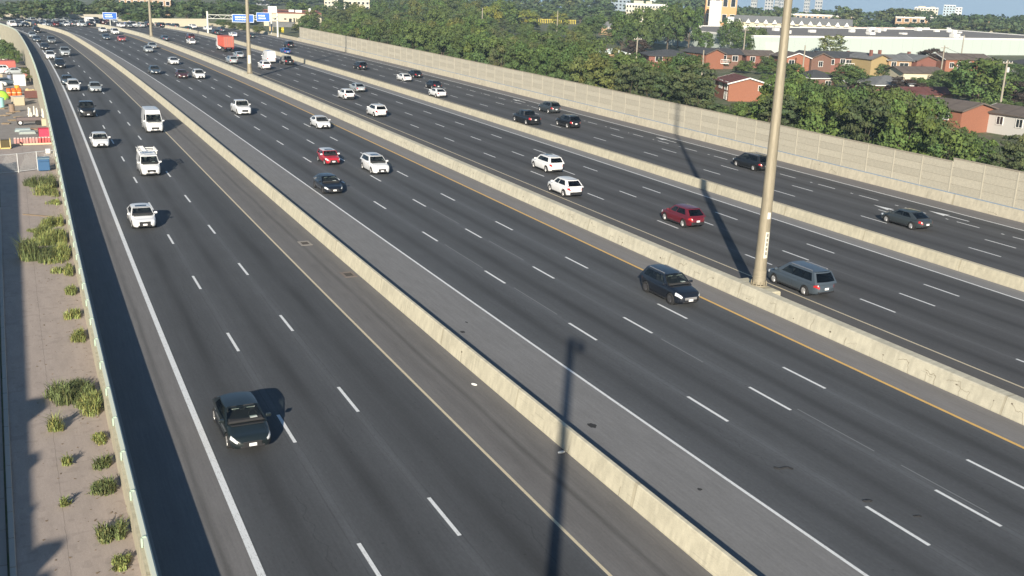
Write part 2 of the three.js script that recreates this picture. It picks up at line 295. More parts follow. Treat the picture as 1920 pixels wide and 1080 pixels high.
const b3 = single('concrete_barrier', sweep(LN.K, [[0, -0.2], [0, 0.06], [0.16, 0.80], [0.20, 0.83], [0.42, 0.83], [0.46, 0.80], [0.72, 0.06], [0.72, -0.2]], RS0, 392, 4), std(0xffffff, 0.9, { map: concreteTex(0.46, [1.08, 1.0, 0.77], 6, 4) }), 'plain tan barrier between the two carriageways of departing traffic', 'barrier');
// parapet with green steel rail on the outer edge, retaining the road above the yard
{
  const t = thing('parapet', 'long pale green railed parapet with a dark shadow beside it', 'parapet');
  const prof = [];
  const cmat = std(0xffffff, 0.9, { map: concreteTex(0.40, [1.08, 1.0, 0.76], 20, 6) });
  mesh('concrete_wall', sweep(off(LN.W, -0.26), [[0, -5.6], [0, 1.18], [0.24, 1.18], [0.24, -5.6]], RS0, 385, 4), cmat, t);
  const green = std(RGB(0.53, 0.58, 0.51), 0.6);
  mesh('rail', sweep(off(LN.W, -0.13), [[-0.02, 1.19], [-0.02, 1.52], [0.10, 1.55], [0.15, 1.5], [0.15, 1.19]], RS0, 385, 4), green, t);
  const postG = mg([bx(0.08, 0.34, 0.06, 0, 1.36, 0), bx(0.06, 0.05, 0.12, 0, 1.56, 0.08)]);
  const postM0 = std(RGB(0.36, 0.46, 0.38), 0.7);
  for (let s = 8; s < 240; s += 3.4) { const m = mesh('rail_post', postG, postM0, t); const p = at(s, LN.W(s) - 0.2, 0); m.position.copy(p); m.rotation.y = yawOf(s) ; }
}
// noise wall: base barrier, posts, stacked boards, coping
{
  const t = thing('noise_wall', 'long grey noise wall of stacked panels between posts, trees behind', 'noise wall');
  const SE = 301;
  mesh('base_barrier', sweep(LN.P, [[0, -0.2], [0, 0.06], [0.16, 1.0], [0.5, 1.0], [0.5, -0.2]], 30, SE, 4), std(0xffffff, 0.9, { map: concreteTex(0.44, [1.09, 1.0, 0.79], 10, 1) }), t);
  mesh('blue_rail', sweep(off(LN.P, 0.2), [[0, 1.002], [0, 1.07], [0.07, 1.07], [0.07, 1.002]], 52, SE, 4), std(RGB(0.22, 0.30, 0.42), 0.7), t);
  const boardTex = tex(512, 128, (u, v) => { const k = 0.85 + 0.18 * midN(u * 40, v * 10) + 0.16 * (grainN(u * 200, v * 60) - 0.5); return [0.49 * k, 0.455 * k, 0.37 * k]; });
  const mats = [0.93, 1.0, 1.05, 0.97].map((k, i) => { const q = boardTex.clone(); q.offset.set(i * 0.3, i * 0.2); q.needsUpdate = true; return std(RGB(k, k, k), 0.9, { map: q }); });
  const postM = std(RGB(0.47, 0.44, 0.36), 0.85), capM = std(RGB(0.36, 0.32, 0.25), 0.9);
  const bay = 3.71, nb = 4;
  const bev = (w, h, d) => { const g = rb(w, h, d, 0, 0, 0, 0.012, 1); return g; };
  let i = 0;
  const sStart = 47.9;
  for (let s = sStart; s < SE - 1; s += bay, i++) {
    const a = at(s, LN.P(s) + 0.34), b = at(s + bay, LN.P(s + bay) + 0.34), L = a.distanceTo(b), mid = a.clone().add(b).multiplyScalar(0.5), ang = Math.atan2(-(b.z - a.z), b.x - a.x);
    const top = s < 69 ? 4.25 : 3.92, boards = s < 110 ? nb : nb;
    const h = (top - 1.06) / boards, g = bev(L - 0.125, h - 0.012, 0.12);
    for (let k = 0; k < boards; k++) { const m = mesh('panel', g, mats[(i * 3 + k * 2 + (i >> 2)) % 4], t); m.position.set(mid.x, 1.06 + h * (k + 0.5), mid.z); m.rotation.y = ang; }
    const p = mesh('post', bx(0.13, top - 1 + 0.04, 0.17, 0, (top + 1) / 2, 0), postM, t); p.position.copy(a); p.rotation.y = ang;
    const c = mesh('coping', bx(L - 0.02, 0.08, 0.2, 0, top + 0.06, 0), capM, t); c.position.set(mid.x, 0, mid.z); c.rotation.y = ang;
  }
}
// low barrier that carries on past the end of the noise wall
single('concrete_barrier', sweep(LN.P, [[0, -0.2], [0, 0.06], [0.16, 0.85], [0.4, 0.85], [0.4, -0.2]], 301.5, 392, 4), std(0xffffff, 0.9, { map: concreteTex(0.40, [1.1, 1.0, 0.74], 3, 7) }), 'low cream barrier carrying on beyond the end of the noise wall', 'barrier');
single('concrete_barrier', sweep(off(LN.P, 0.1), [[0, -0.2], [0, 4.2], [0.4, 4.2], [0.4, -0.2]], 30, 47.5, 4), std(0xffffff, 0.9, { map: concreteTex(0.34, [1.05, 1.0, 0.8], 3, 5) }), 'blank grey wall section continuing the noise wall', 'wall');

// ---------------------------------------------------------------- light poles, gantry, signs
const galv = std(0xffffff, 0.55, { metalness: 0.15, map: tex(128, 512, (u, v) => { const k = 0.8 + 0.25 * midN(u * 8, v * 24) + 0.2 * (grainN(u * 60, v * 120) - 0.5); return [0.31 * k, 0.272 * k, 0.20 * k]; }) });
const paleMetal = std(RGB(0.62, 0.63, 0.58), 0.6), darkMetal = std(RGB(0.06, 0.065, 0.07), 0.6);
const sticker = () => { const cv = document.createElement('canvas'); cv.width = 64; cv.height = 256; const c = cv.getContext('2d'); c.fillStyle = '#c9c5b6'; c.fillRect(0, 0, 64, 256); c.fillStyle = '#3a3a3a'; for (let y = 20; y < 240; y += 44) { c.fillRect(20, y, 24, 26); c.fillStyle = '#c9c5b6'; c.fillRect(27, y + 6, 10, 5); c.fillRect(27, y + 15, 10, 5); c.fillStyle = '#3a3a3a'; } const t = new THREE.CanvasTexture(cv); t.colorSpace = THREE.SRGBColorSpace; t.magFilter = THREE.LinearFilter; return t; };
function highMast(s, d, r0, r1, h, y0, label) {
  const p = at(s, d, y0), t = thing('light_pole', label, 'light pole', [p.x, p.y, p.z], 0, undefined);
  mesh('shaft', cyl(r0, r1, h, 0, 0.12, 0, 12), galv, t);
  mesh('base_plate', cyl(r0 * 1.35, r0 * 1.35, 0.06, 0, 0.0, 0, 16), galv, t);
  mesh('collar', cyl(r0 * 1.1, r0 * 1.05, 0.9, 0, 0.1, 0, 12), galv, t);
  for (let k = 0; k < 12; k++) { const a = k / 12 * 6.283; mesh('anchor_bolt', cyl(0.035, 0.035, 0.26, Math.cos(a) * r0 * 1.22, 0.02, Math.sin(a) * r0 * 1.22, 6), galv, t); }
  const head = cyl(r1 * 2.2, r1 * 2.2, 0.5, 0, h - 0.6, 0, 12); mesh('lamp_ring', head, galv, t);
  for (let k = 0; k < 6; k++) { const a = k / 6 * 6.283; mesh('lamp', rb(0.7, 0.25, 0.4, 0, 0, 0, 0.08).rotateY(-a).translate(Math.cos(a) * 1.1, h - 0.5, Math.sin(a) * 1.1), galv, t); }
  return t;
}
{
  const t = highMast(50.6, 42.98, 0.40, 0.12, 33, 0.9, 'tall tapering light pole bolted to the cracked median barrier beside the minivan');
  const pm = std(0xffffff, 0.7, { map: sticker() });
  const g1 = new THREE.CylinderGeometry(0.396, 0.406, 1.7, 10, 1, true, 0.05, 0.75); mesh('number_plate', g1.translate(0, 2.7, 0), pm, t);
  const g2 = new THREE.CylinderGeometry(0.38, 0.386, 0.42, 8, 1, true, 0.05, 0.6); mesh('small_plate', g2.translate(0, 4.6, 0), std(RGB(0.6, 0.6, 0.58), 0.7), t);
  // plinth widening the barrier under the pole
  const q = at(50.6, 42.8); const pl = single('pole_plinth', rb(3.4, 1.08, 1.3, 0, 0.36, 0, 0.12), std(0xffffff, 0.9, { map: concreteTex(0.42, [1.08, 1.0, 0.74], 0, 3) }), 'cream concrete plinth under the tall pole', 'plinth'); pl.position.copy(q); pl.rotation.y = yawOf(50.6);
  const t2 = highMast(196, LN.G(196) + 0.5, 0.42, 0.13, 33, 0.9, 'tall light pole with a white band, standing past the white pickup');
  mesh('white_band', new THREE.CylinderGeometry(0.405, 0.42, 1.5, 10, 1, true, -0.3, 1.5).translate(0, 2.6, 0), paleMetal, t2);
  highMast(304, LN.G(304) + 0.5, 0.4, 0.13, 33, 0.9, 'far tall light pole behind the container truck on the median');
}
// the pole this place is watched from: shaft, arm and camera dome (its shadow falls across the lanes)
{
  const t = thing('camera_pole', 'slim pole with an arm and a camera dome, known by its shadow', 'camera pole', [-0.55, 0, 0.45]);
  mesh('shaft', cyl(0.30, 0.19, 19.9, 0, 0, 0, 14), galv, t);
  mesh('arm', bar([0, 19.75, 0], [0.55, 19.75, 0], 0.05, 8), galv, t);
  mesh('dome', new THREE.SphereGeometry(0.22, 14, 10).scale(1, 1.25, 1).translate(0.55, 19.36, -0.08), darkMetal, t);
  mesh('dome_neck', cyl(0.09, 0.09, 0.2, 0.55, 19.55, -0.06, 10), galv, t);
}
// overhead sign gantry
function roadSign(w, h, seedTxt) {
  const cv = document.createElement('canvas'); cv.width = 256; cv.height = 256 * h / w | 0; const c = cv.getContext('2d'), Hh = cv.height; c.fillStyle = '#dfe8f5'; c.fillRect(0, 0, 256, Hh); c.fillStyle = '#1c5fe0'; c.fillRect(5, 5, 246, Hh - 10); c.fillStyle = '#e8f0ff';
  const r = seedTxt; for (let l = 0; l < 2; l++) { let x = 34 + l * 4; for (let k = 0; k < 7; k++) { const wd = 10 + ((k * 7 + l * 5 + r) % 9); c.fillRect(x, Hh * (0.26 + l * 0.3), wd, Hh * 0.17); x += wd + 6; } }
  const t = new THREE.CanvasTexture(cv); t.colorSpace = THREE.SRGBColorSpace; t.magFilter = THREE.LinearFilter; return t;
}
{
  const A = new THREE.Vector3(-93.1, 0, -317.6), B = new THREE.Vector3(-73.5, 0, -322.8), dir = B.clone().sub(A), L = dir.length(), ang = Math.atan2(-dir.z, dir.x);
  const t = thing('sign_gantry', 'overhead truss gantry with blue signs spanning the far lanes', 'gantry', [A.x, 0, A.z], ang);
  mesh('post', cyl(0.32, 0.28, 6.3, 0, 0.8, 0, 10), paleMetal, t); mesh('post', cyl(0.3, 0.28, 7, L, 0, 0, 10), paleMetal, t);
  for (const [y, z] of [[5.0, -0.5], [5.0, 0.5], [6.1, -0.5], [6.1, 0.5]]) mesh('chord', bar([0, y, z], [L, y, z], 0.09), paleMetal, t);
  for (let k = 0; k < 14; k++) { const x0 = L * k / 14, x1 = L * (k + 1) / 14; mesh('brace', bar([x0, k % 2 ? 5 : 6.1, 0.5], [x1, k % 2 ? 6.1 : 5, 0.5], 0.05), paleMetal, t); }
  const panel = (x, y, w, h, tx, nm) => { const m = mesh('sign_panel', bx(w, h, 0.12, x, y, 0.75), paleMetal, t); mesh('sign_face', new THREE.PlaneGeometry(w - 0.04, h - 0.04).translate(x, y, 0.815), nm, m); };
  panel(10.2, 5.3, 6.3, 2.3, 0, std(0xffffff, 0.6, { map: roadSign(6.3, 2.3, 1) }));
  panel(16.1, 5.8, 3.9, 2.6, 0, std(0xffffff, 0.6, { map: roadSign(3.9, 2.6, 4) }));
}
{
  const s2 = thing('road_sign', 'blue overhead sign far off above the queue', 'sign', [-136.4, 0, -354.7], 0.38);
  mesh('post', cyl(0.15, 0.15, 3.2, 0, 0, -0.2), paleMetal, s2); const p = mesh('panel', bx(4.4, 2.2, 0.1, 0, 3.1, 0), paleMetal, s2); mesh('face', new THREE.PlaneGeometry(4.3, 2.1).translate(0, 3.1, 0.06), std(0xffffff, 0.6, { map: roadSign(4.4, 2.2, 2) }), p);
  const ys = thing('road_sign', 'square yellow road sign on a thin post past the wall end', 'sign', [-74.7, 0, -332.9], 0.2);
  mesh('post', cyl(0.06, 0.06, 1.9, 0, 0, -0.06), paleMetal, ys); mesh('panel', rb(1.6, 1.5, 0.06, 0, 1.6, 0, 0.03), std(RGB(0.78, 0.62, 0.02), 0.6), ys);
  const ts = thing('road_sign', 'small tan sign beside the olive bushes', 'sign', [-79.5, 0, -340], 0.2);
  mesh('post', cyl(0.05, 0.05, 1.7, 0, 0, -0.05), paleMetal, ts); mesh('panel', rb(1.2, 1.3, 0.06, 0, 1.5, 0, 0.03), std(RGB(0.5, 0.38, 0.2), 0.7), ts);
  const bb = thing('billboard', 'blank white billboard on a single white pole', 'billboard', [-77.3, 0, -331.2], 0.22);
  mesh('pole', cyl(0.28, 0.24, 7, 0, 0, 0), paleMetal, bb); mesh('panel', rb(2.6, 1.8, 0.2, 0.4, 7.8, 0.1, 0.03), std(RGB(0.8, 0.8, 0.8), 0.7), bb); mesh('frame', bx(2.9, 0.08, 0.24, 0.4, 6.85, 0.1), paleMetal, bb);
}

// where things stand, in metres
const VEHICLES = [
  ["sedan", "darkgreen", -11.52, -41.32, 2.681, 0, "near-black green sedan in the lane beside the solid white edge line", ""],
  ["sedan", "white", -28.98, -78.7, 2.687, 0, "white sedan with open sunroof and large black grille", ""],
  ["servicevan", "white", -35.64, -99.61, 2.688, 0, "white service van with a ladder rack on its roof", ""],
  ["cargovan", "white", -44.68, -127.18, 2.686, 0, "tall white cargo van with high roof near the yellow line", ""],
  ["sedan", "white", -46.21, -114.52, 2.687, 0, "white sedan behind the ladder rack van, next to the wide edge line", ""],
  ["pickup", "black", -57.27, -138.4, 2.683, 0, "black pickup alone in the lane beside the wide edge line", ""],
  ["suv", "white", -70.63, -166.36, 2.677, 0, "white suv just ahead of a grey car by the wall side lane", ""],
  ["sedan", "bluegrey", -75.27, -175.02, 2.675, 0, "blue grey sedan half hidden behind a white suv", ""],
  ["sedan", "silver", -67.04, -165.97, 2.678, 0, "silver sedan in the middle lane beside a white suv", ""],
  ["suv", "black", -88.27, -202.59, 2.667, 1, "black suv with bright headlights behind the blue grey sedan", ""],
  ["suv", "white", -98.22, -221.24, 2.661, 1, "white suv following a black suv along the shadowed wall", ""],
  ["pickup", "silver", -99.15, -230.67, 2.659, 1, "silver pickup in the middle lane, ahead of a grey suv", ""],
  ["sedan", "black", -110.04, -245.54, 2.654, 1, "black sedan with its headlights lit behind a white suv", ""],
  ["suv", "grey", -117.46, -265.99, 2.648, 1, "grey suv in the middle lane where the road bends", ""],
  ["sedan", "bluegrey", -122.84, -269.7, 2.646, 1, "dark blue sedan closely following a silver one, far down the road", ""],
  ["sedan", "silver", -130.68, -284.64, 2.642, 1, "silver sedan ahead of a queue at the far bend", ""],
  ["suv", "black", -138.64, -304.86, 2.565, 1, "black suv entering the far bend by the barrier", ""],
  ["sedan", "navy", -17.27, -94.13, 2.688, 0, "navy black coupe-like sedan beside the white shoulder line", ""],
  ["hatch", "redmini", -19.76, -108.56, 2.688, 0, "small red hatchback with a white roof", ""],
  ["suv", "white", -14.33, -104.5, 2.688, 0, "white suv with sunroof, second from the yellow line", ""],
  ["sedan", "white", -25.54, -134.74, 2.686, 0, "white sedan in the lane along the yellow line", ""],
  ["suv", "navy", 10.07, -63.84, 2.683, 0, "black suv with silver grille beside the yellow line", ""],
  ["pickup", "white", -38.66, -145.7, 2.684, 0, "white pickup truck in the second lane of the inner carriageway", ""],
  ["crossover", "white", -58.3, -191.67, 2.673, 0, "white crossover with black windshield beside a maroon car", ""],
  ["sedan", "maroon", -61.41, -191.69, 2.673, 0, "dark maroon sedan beside a white crossover", ""],
  ["sedan", "bluegrey", -68.43, -197.68, 2.671, 0, "blue grey sedan in the lane by the wide grey shoulder", ""],
  ["sedan", "white", -71.66, -218.83, 2.665, 1, "white sedan alone in the second lane ahead of a silver pair", ""],
  ["sedan", "silver", -87.03, -248.18, 2.656, 1, "silver sedan in full view, one lane over from a half hidden silver one", ""],
  ["sedan", "silver", -90.19, -259.97, 2.653, 1, "silver sedan half hidden beside another, along the median barrier", ""],
  ["sedan", "red", -105.92, -282.17, 2.646, 1, "faded red sedan far down the inner carriageway", ""],
  ["sedan", "bluegrey", -111.57, -286.24, 2.644, 1, "dark grey sedan beside the far red sedan", ""],
  ["suv", "white", -117.98, -309.85, 2.585, 1, "white suv near the median barrier, just behind a red sedan", ""],
  ["sedan", "white", -124.68, -317.77, 2.55, 1, "white sedan far off where the queue begins", ""],
  ["minivan", "steel", 19.22, -66.9, -0.459, 0, "grey minivan passing the foot of the tall light pole", ""],
  ["crossover", "crimson", 14.08, -85.35, -0.455, 0, "dark red suv at the edge of the pole shadow", ""],
  ["crossover", "white", 4.63, -96.31, -0.454, 0, "white crossover with black lower bumper, nearest the median barrier", ""],
  ["suv", "white", 3.26, -108.76, -0.454, 0, "white suv with roof glass in the second lane", ""],
  ["suv", "white", -20.03, -147.92, -0.457, 0, "white suv with dark rear window, ahead of two grouped cars", ""],
  ["crossover", "white", -27.53, -167.55, -0.461, 0, "white crossover overlapping a silver sedan", ""],
  ["sedan", "silver", -27.5, -178.97, -0.463, 0, "silver sedan overlapping a white crossover", ""],
  ["suv", "white", -51.94, -215.12, -0.473, 0, "white suv close behind a white box van", ""],
  ["cargovan", "white", -54.77, -231.01, -0.477, 0, "white box van between a white suv and a black pickup", ""],
  ["pickup", "black", -50.06, -227.3, -0.476, 0, "black pickup beside the barrier and the white box van", ""],
  ["suv", "silver", -61.19, -224.77, -0.477, 1, "silver suv beside the tall pole with the white band", ""],
  ["sedan", "silver", -63.82, -240.46, -0.481, 1, "silver sedan just behind the orange container truck", ""],
  ["truck", "orange", -72.36, -260.19, -0.486, 0, "truck carrying an orange red container", ""],
  ["sedan", "white", -86.47, -279.28, -0.493, 1, "white sedan close behind the dark red suv by the barrier", ""],
  ["suv", "maroon", -92.45, -297.96, -0.498, 1, "dark red suv tight against the barrier ahead of a white sedan", ""],
  ["sedan", "bluegrey", -96.98, -290.04, -0.497, 1, "blue grey sedan alone in the inner westbound lanes", ""],
  ["sedan", "charcoal", 33.66, -87.61, -0.456, 0, "charcoal sedan driving over the white lane arrows", ""],
  ["minivan", "black", 25.99, -114.28, -0.454, 0, "black passenger van half behind the tall pole", ""],
  ["suv", "black", 6.89, -143.28, -0.455, 0, "black suv with white plate, last of a dark trio", ""],
  ["pickup", "black", 1.2, -145.55, -0.456, 0, "black pickup nearest the low barrier in a dark trio", ""],
  ["suv", "charcoal", 4.7, -158.95, -0.457, 0, "dark suv with silver rear, by the noise wall shoulder line", ""],
  ["sedan", "white", -13.55, -175.15, -0.461, 0, "white sedan with a dark car just in front of it", ""],
  ["sedan", "black", -15.29, -188.39, -0.463, 0, "black sedan partly hidden by a white sedan", ""],
  ["sedan", "white", -21.81, -199.97, -0.466, 0, "white sedan beside a black sedan near the noise wall", ""],
  ["sedan", "black", -20.59, -208.11, -0.468, 0, "black sedan beside a white one near the noise wall", ""],
  ["suv", "black", -33.38, -221.44, -0.472, 0, "black suv alone in the middle of the outer lanes", ""],
  ["suv", "black", -60.97, -279.91, -0.49, 0, "tall black suv opposite the end of the noise wall", ""],
  ["sedan", "blue", -57.0, -257.73, -0.484, 0, "bright blue sedan next to the low barrier", ""],
  ["sedan", "green", -79.62, -314.27, -0.506, 1, "dark green sedan behind the tall pole with the white band", ""],
  ["sedan", "white", -85.39, -316.41, -0.522, 1, "white sedan beside the roof of the orange container", ""],
  ["suv", "charcoal", -92.72, -323.72, -0.557, 1, "charcoal suv right beside the sign gantry post", ""],
  ["suv", "bluegrey", -95.13, -338.46, -0.605, 1, "blue grey suv next to a charcoal suv near the gantry post", ""],
  ["sedan", "white", -101.22, -344.71, -0.634, 1, "white sedan passing behind the gantry post", ""],
  ["sedan", "white", -108.91, -353.95, -0.675, 1, "white sedan ahead of the gantry beside a dark one", ""],
  ["sedan", "green", -106.41, -340.96, -0.632, 1, "dark green sedan ahead of the gantry beside a white one", ""],
  ["suv", "charcoal", -113.57, -350.4, -0.672, 1, "small dark car below the pale wall past the sign gantry", "dark cars below the far pale wall"],
  ["sedan", "bluegrey", -117.47, -355.24, -0.693, 1, "small dark car below the pale wall past the sign gantry", "dark cars below the far pale wall"],
  ["suv", "black", -119.42, -353.7, -0.692, 1, "small dark car below the pale wall past the sign gantry", "dark cars below the far pale wall"],
  ["sedan", "silver", -123.01, -358.97, -0.713, 1, "small dark car below the pale wall past the sign gantry", "dark cars below the far pale wall"],
  ["suv", "charcoal", -124.96, -357.4, -0.712, 1, "small dark car below the pale wall past the sign gantry", "dark cars below the far pale wall"],
  ["pickup", "white", -157.38, -329.7, -0.682, 2, "small car packed in the far queue before the overpass", "cars queued before the far overpass"],
  ["suv", "silver", -156.26, -330.98, 2.456, 2, "small car packed in the far queue before the overpass", "cars queued before the far overpass"],
  ["sedan", "black", -153.81, -331.3, 2.46, 2, "small car packed in the far queue before the overpass", "cars queued before the far overpass"],
  ["suv", "charcoal", -152.21, -334.52, -0.689, 2, "small car packed in the far queue before the overpass", "cars queued before the far overpass"],
  ["sedan", "white", -151.14, -336.52, 2.448, 2, "small car packed in the far queue before the overpass", "cars queued before the far overpass"],
  ["suv", "bluegrey", -149.85, -338.14, 2.446, 2, "small car packed in the far queue before the overpass", "cars queued before the far overpass"],
  ["suv", "maroon", -147.9, -338.3, -0.693, 2, "small car packed in the far queue before the overpass", "cars queued before the far overpass"],
  ["pickup", "silver", -147.8, -341.7, 2.44, 2, "small car packed in the far queue before the overpass", "cars queued before the far overpass"],
  ["sedan", "white", -146.12, -342.21, 2.44, 2, "small car packed in the far queue before the overpass", "cars queued before the far overpass"],
  ["suv", "grey", -144.62, -343.85, -0.704, 2, "small car packed in the far queue before the overpass", "cars queued before the far overpass"],
  ["suv", "white", -143.0, -344.49, 2.438, 2, "small car packed in the far queue before the overpass", "cars queued before the far overpass"],
  ["pickup", "silver", -141.36, -343.31, 2.446, 2, "small car packed in the far queue before the overpass", "cars queued before the far overpass"],
  ["suv", "black", -139.63, -345.34, -0.7, 2, "small car packed in the far queue before the overpass", "cars queued before the far overpass"],
  ["suv", "charcoal", -161.68, -341.34, -0.725, 2, "small car packed in the far queue before the overpass", "cars queued before the far overpass"],
  ["suv", "white", -160.95, -343.28, 2.412, 2, "small car packed in the far queue before the overpass", "cars queued before the far overpass"],
  ["sedan", "bluegrey", -159.1, -345.23, 2.409, 2, "small car packed in the far queue before the overpass", "cars queued before the far overpass"],
  ["sedan", "maroon", -157.43, -345.21, -0.729, 2, "small car packed in the far queue before the overpass", "cars queued before the far overpass"],
  ["sedan", "silver", -155.48, -346.38, 2.412, 2, "small car packed in the far queue before the overpass", "cars queued before the far overpass"],
  ["suv", "white", -153.86, -347.21, 2.412, 2, "small car packed in the far queue before the overpass", "cars queued before the far overpass"],
  ["suv", "grey", -152.82, -350.7, -0.738, 2, "small car packed in the far queue before the overpass", "cars queued before the far overpass"],
  ["sedan", "white", -151.34, -352.48, 2.401, 2, "small car packed in the far queue before the overpass", "cars queued before the far overpass"],
  ["suv", "silver", -149.09, -353.04, 2.403, 2, "small car packed in the far queue before the overpass", "cars queued before the far overpass"],
  ["sedan", "black", -147.46, -352.6, -0.735, 2, "small car packed in the far queue before the overpass", "cars queued before the far overpass"],
  ["suv", "charcoal", -145.45, -354.0, 2.406, 2, "small car packed in the far queue before the overpass", "cars queued before the far overpass"],
  ["suv", "white", -144.81, -357.3, 2.397, 2, "small car packed in the far queue before the overpass", "cars queued before the far overpass"],
  ["suv", "bluegrey", -142.95, -358.56, -0.745, 2, "small car packed in the far queue before the overpass", "cars queued before the far overpass"],
  ["pickup", "maroon", -141.26, -360.13, 2.396, 2, "small car packed in the far queue before the overpass", "cars queued before the far overpass"],
  ["pickup", "silver", -162.5, -354.86, -0.765, 2, "small car packed in the far queue before the overpass", "cars queued before the far overpass"],
  ["sedan", "white", -159.45, -355.37, 2.379, 2, "small car packed in the far queue before the overpass", "cars queued before the far overpass"],
  ["sedan", "grey", -157.77, -356.15, 2.379, 2, "small car packed in the far queue before the overpass", "cars queued before the far overpass"],
  ["sedan", "white", -156.31, -359.28, -0.769, 2, "small car packed in the far queue before the overpass", "cars queued before the far overpass"],
  ["pickup", "silver", -154.44, -362.26, 2.368, 2, "small car packed in the far queue before the overpass", "cars queued before the far overpass"],
  ["sedan", "black", -152.19, -362.02, 2.371, 2, "small car packed in the far queue before the overpass", "cars queued before the far overpass"],
  ["suv", "charcoal", -150.94, -365.77, -0.779, 2, "small car packed in the far queue before the overpass", "cars queued before the far overpass"],
  ["suv", "white", -148.22, -367.04, 2.363, 2, "small car packed in the far queue before the overpass", "cars queued before the far overpass"],
  ["pickup", "bluegrey", -147.26, -369.71, 2.358, 2, "small car packed in the far queue before the overpass", "cars queued before the far overpass"],
  ["suv", "maroon", -144.1, -370.12, -0.781, 2, "small car packed in the far queue before the overpass", "cars queued before the far overpass"],
  ["sedan", "silver", -141.96, -372.25, 2.358, 2, "small car packed in the far queue before the overpass", "cars queued before the far overpass"],
  ["sedan", "white", -129.72, -346.1, -0.686, 2, "small car packed in the far queue before the overpass", "cars queued before the far overpass"],
  ["suv", "grey", -127.56, -346.89, 2.457, 2, "small car packed in the far queue before the overpass", "cars queued before the far overpass"],
  ["pickup", "white", -127.24, -349.45, 2.451, 2, "small car packed in the far queue before the overpass", "cars queued before the far overpass"],
  ["suv", "silver", -124.47, -349.3, -0.687, 2, "small car packed in the far queue before the overpass", "cars queued before the far overpass"],
  ["cargovan", "white", -142.2, -352.41, 2.417, 1, "white box truck standing in the far queue", ""]
];
const TREE_LABELS = [
 "layered pine like tree in the dense belt along the noise wall",
 "mid green tree in the dense belt along the noise wall",
 "fresh green tree in the dense belt along the noise wall",
 "olive green tree in the dense belt along the noise wall",
 "dark green tree in the dense belt along the noise wall",
 "thin open crowned tree in the dense belt along the noise wall",
 "deep green tree in the dense belt along the noise wall",
 "mid green tree deep in the wood behind the noise wall belt",
 "dark green tree deep in the wood behind the noise wall belt",
 "layered pine like tree deep in the wood behind the noise wall belt",
 "fresh green tree deep in the wood behind the noise wall belt",
 "olive green tree deep in the wood behind the noise wall belt",
 "thin open crowned tree deep in the wood behind the noise wall belt",
 "deep green tree deep in the wood behind the noise wall belt",
 "tall dark green tree standing behind the brick houses",
 "tall deep green tree standing behind the brick houses",
 "tall mid green tree standing behind the brick houses",
 "broad dark tree in front of the long white warehouse",
 "airy light green tree in front of the long white warehouse",
 "round purple leaved tree beside the white hipped roof",
 "dark purple leaved tree among the brick houses by a utility pole",
 "low dark purple tree between grey roofs",
 "very dark purple tree at the back of the big green tree",
 "bright green tree between two brick houses",
 "small green tree beside the tall light pole, behind the wall belt",
 "large spreading green tree behind the brown roofed brick house",
 "large green tree beside the very dark purple tree",
 "green tree crowding the big spreading tree, by the utility pole",
 "small yellow green shrub beside the brown roof",
 "low green tree in front of the brick row houses",
 "small mid green tree standing between the brick houses",
 "small deep green tree standing between the brick houses",
 "small dark green tree standing between the brick houses",
 "small fresh green tree standing between the brick houses",
 "small layered pine like tree standing between the brick houses",
 "small dark red shrub before the brick row houses",
 "yellowish tree by the yellow fence beyond the wood",
 "grey green tree rising at the back of the wood",
 "bright green bush leaning over the noise wall",
 "tree beside the cream industrial building",
 "olive bush on the bank below the overhead sign",
 "mid green tree in the line beyond the sign gantry",
 "dark green tree in the line beyond the sign gantry",
 "deep green tree in the line beyond the sign gantry",
 "fresh green tree in the line beyond the sign gantry",
 "far green tree on the skyline beyond the warehouses",
 "tall far tree rising above the low brown buildings",
 "far hedge tree behind the long cream shed",
 "far grey green tree on the skyline beside cream apartments",
 "far dark tree in the wooded belt beyond the warehouse roof",
 "far greyish tree in the wooded belt beyond the warehouse roof",
 "far dark tree between pale buildings beyond the townhouses",
 "far greyish tree behind the townhouse roofs",
 "far dark tree on the hazy skyline above the queue",
 "far greyish tree on the hazy skyline above the queue",
 "far dark tree on the hazy skyline above the highway",
 "far greyish tree on the hazy skyline above the highway",
 "far dark tree beyond the yellow fence"
];
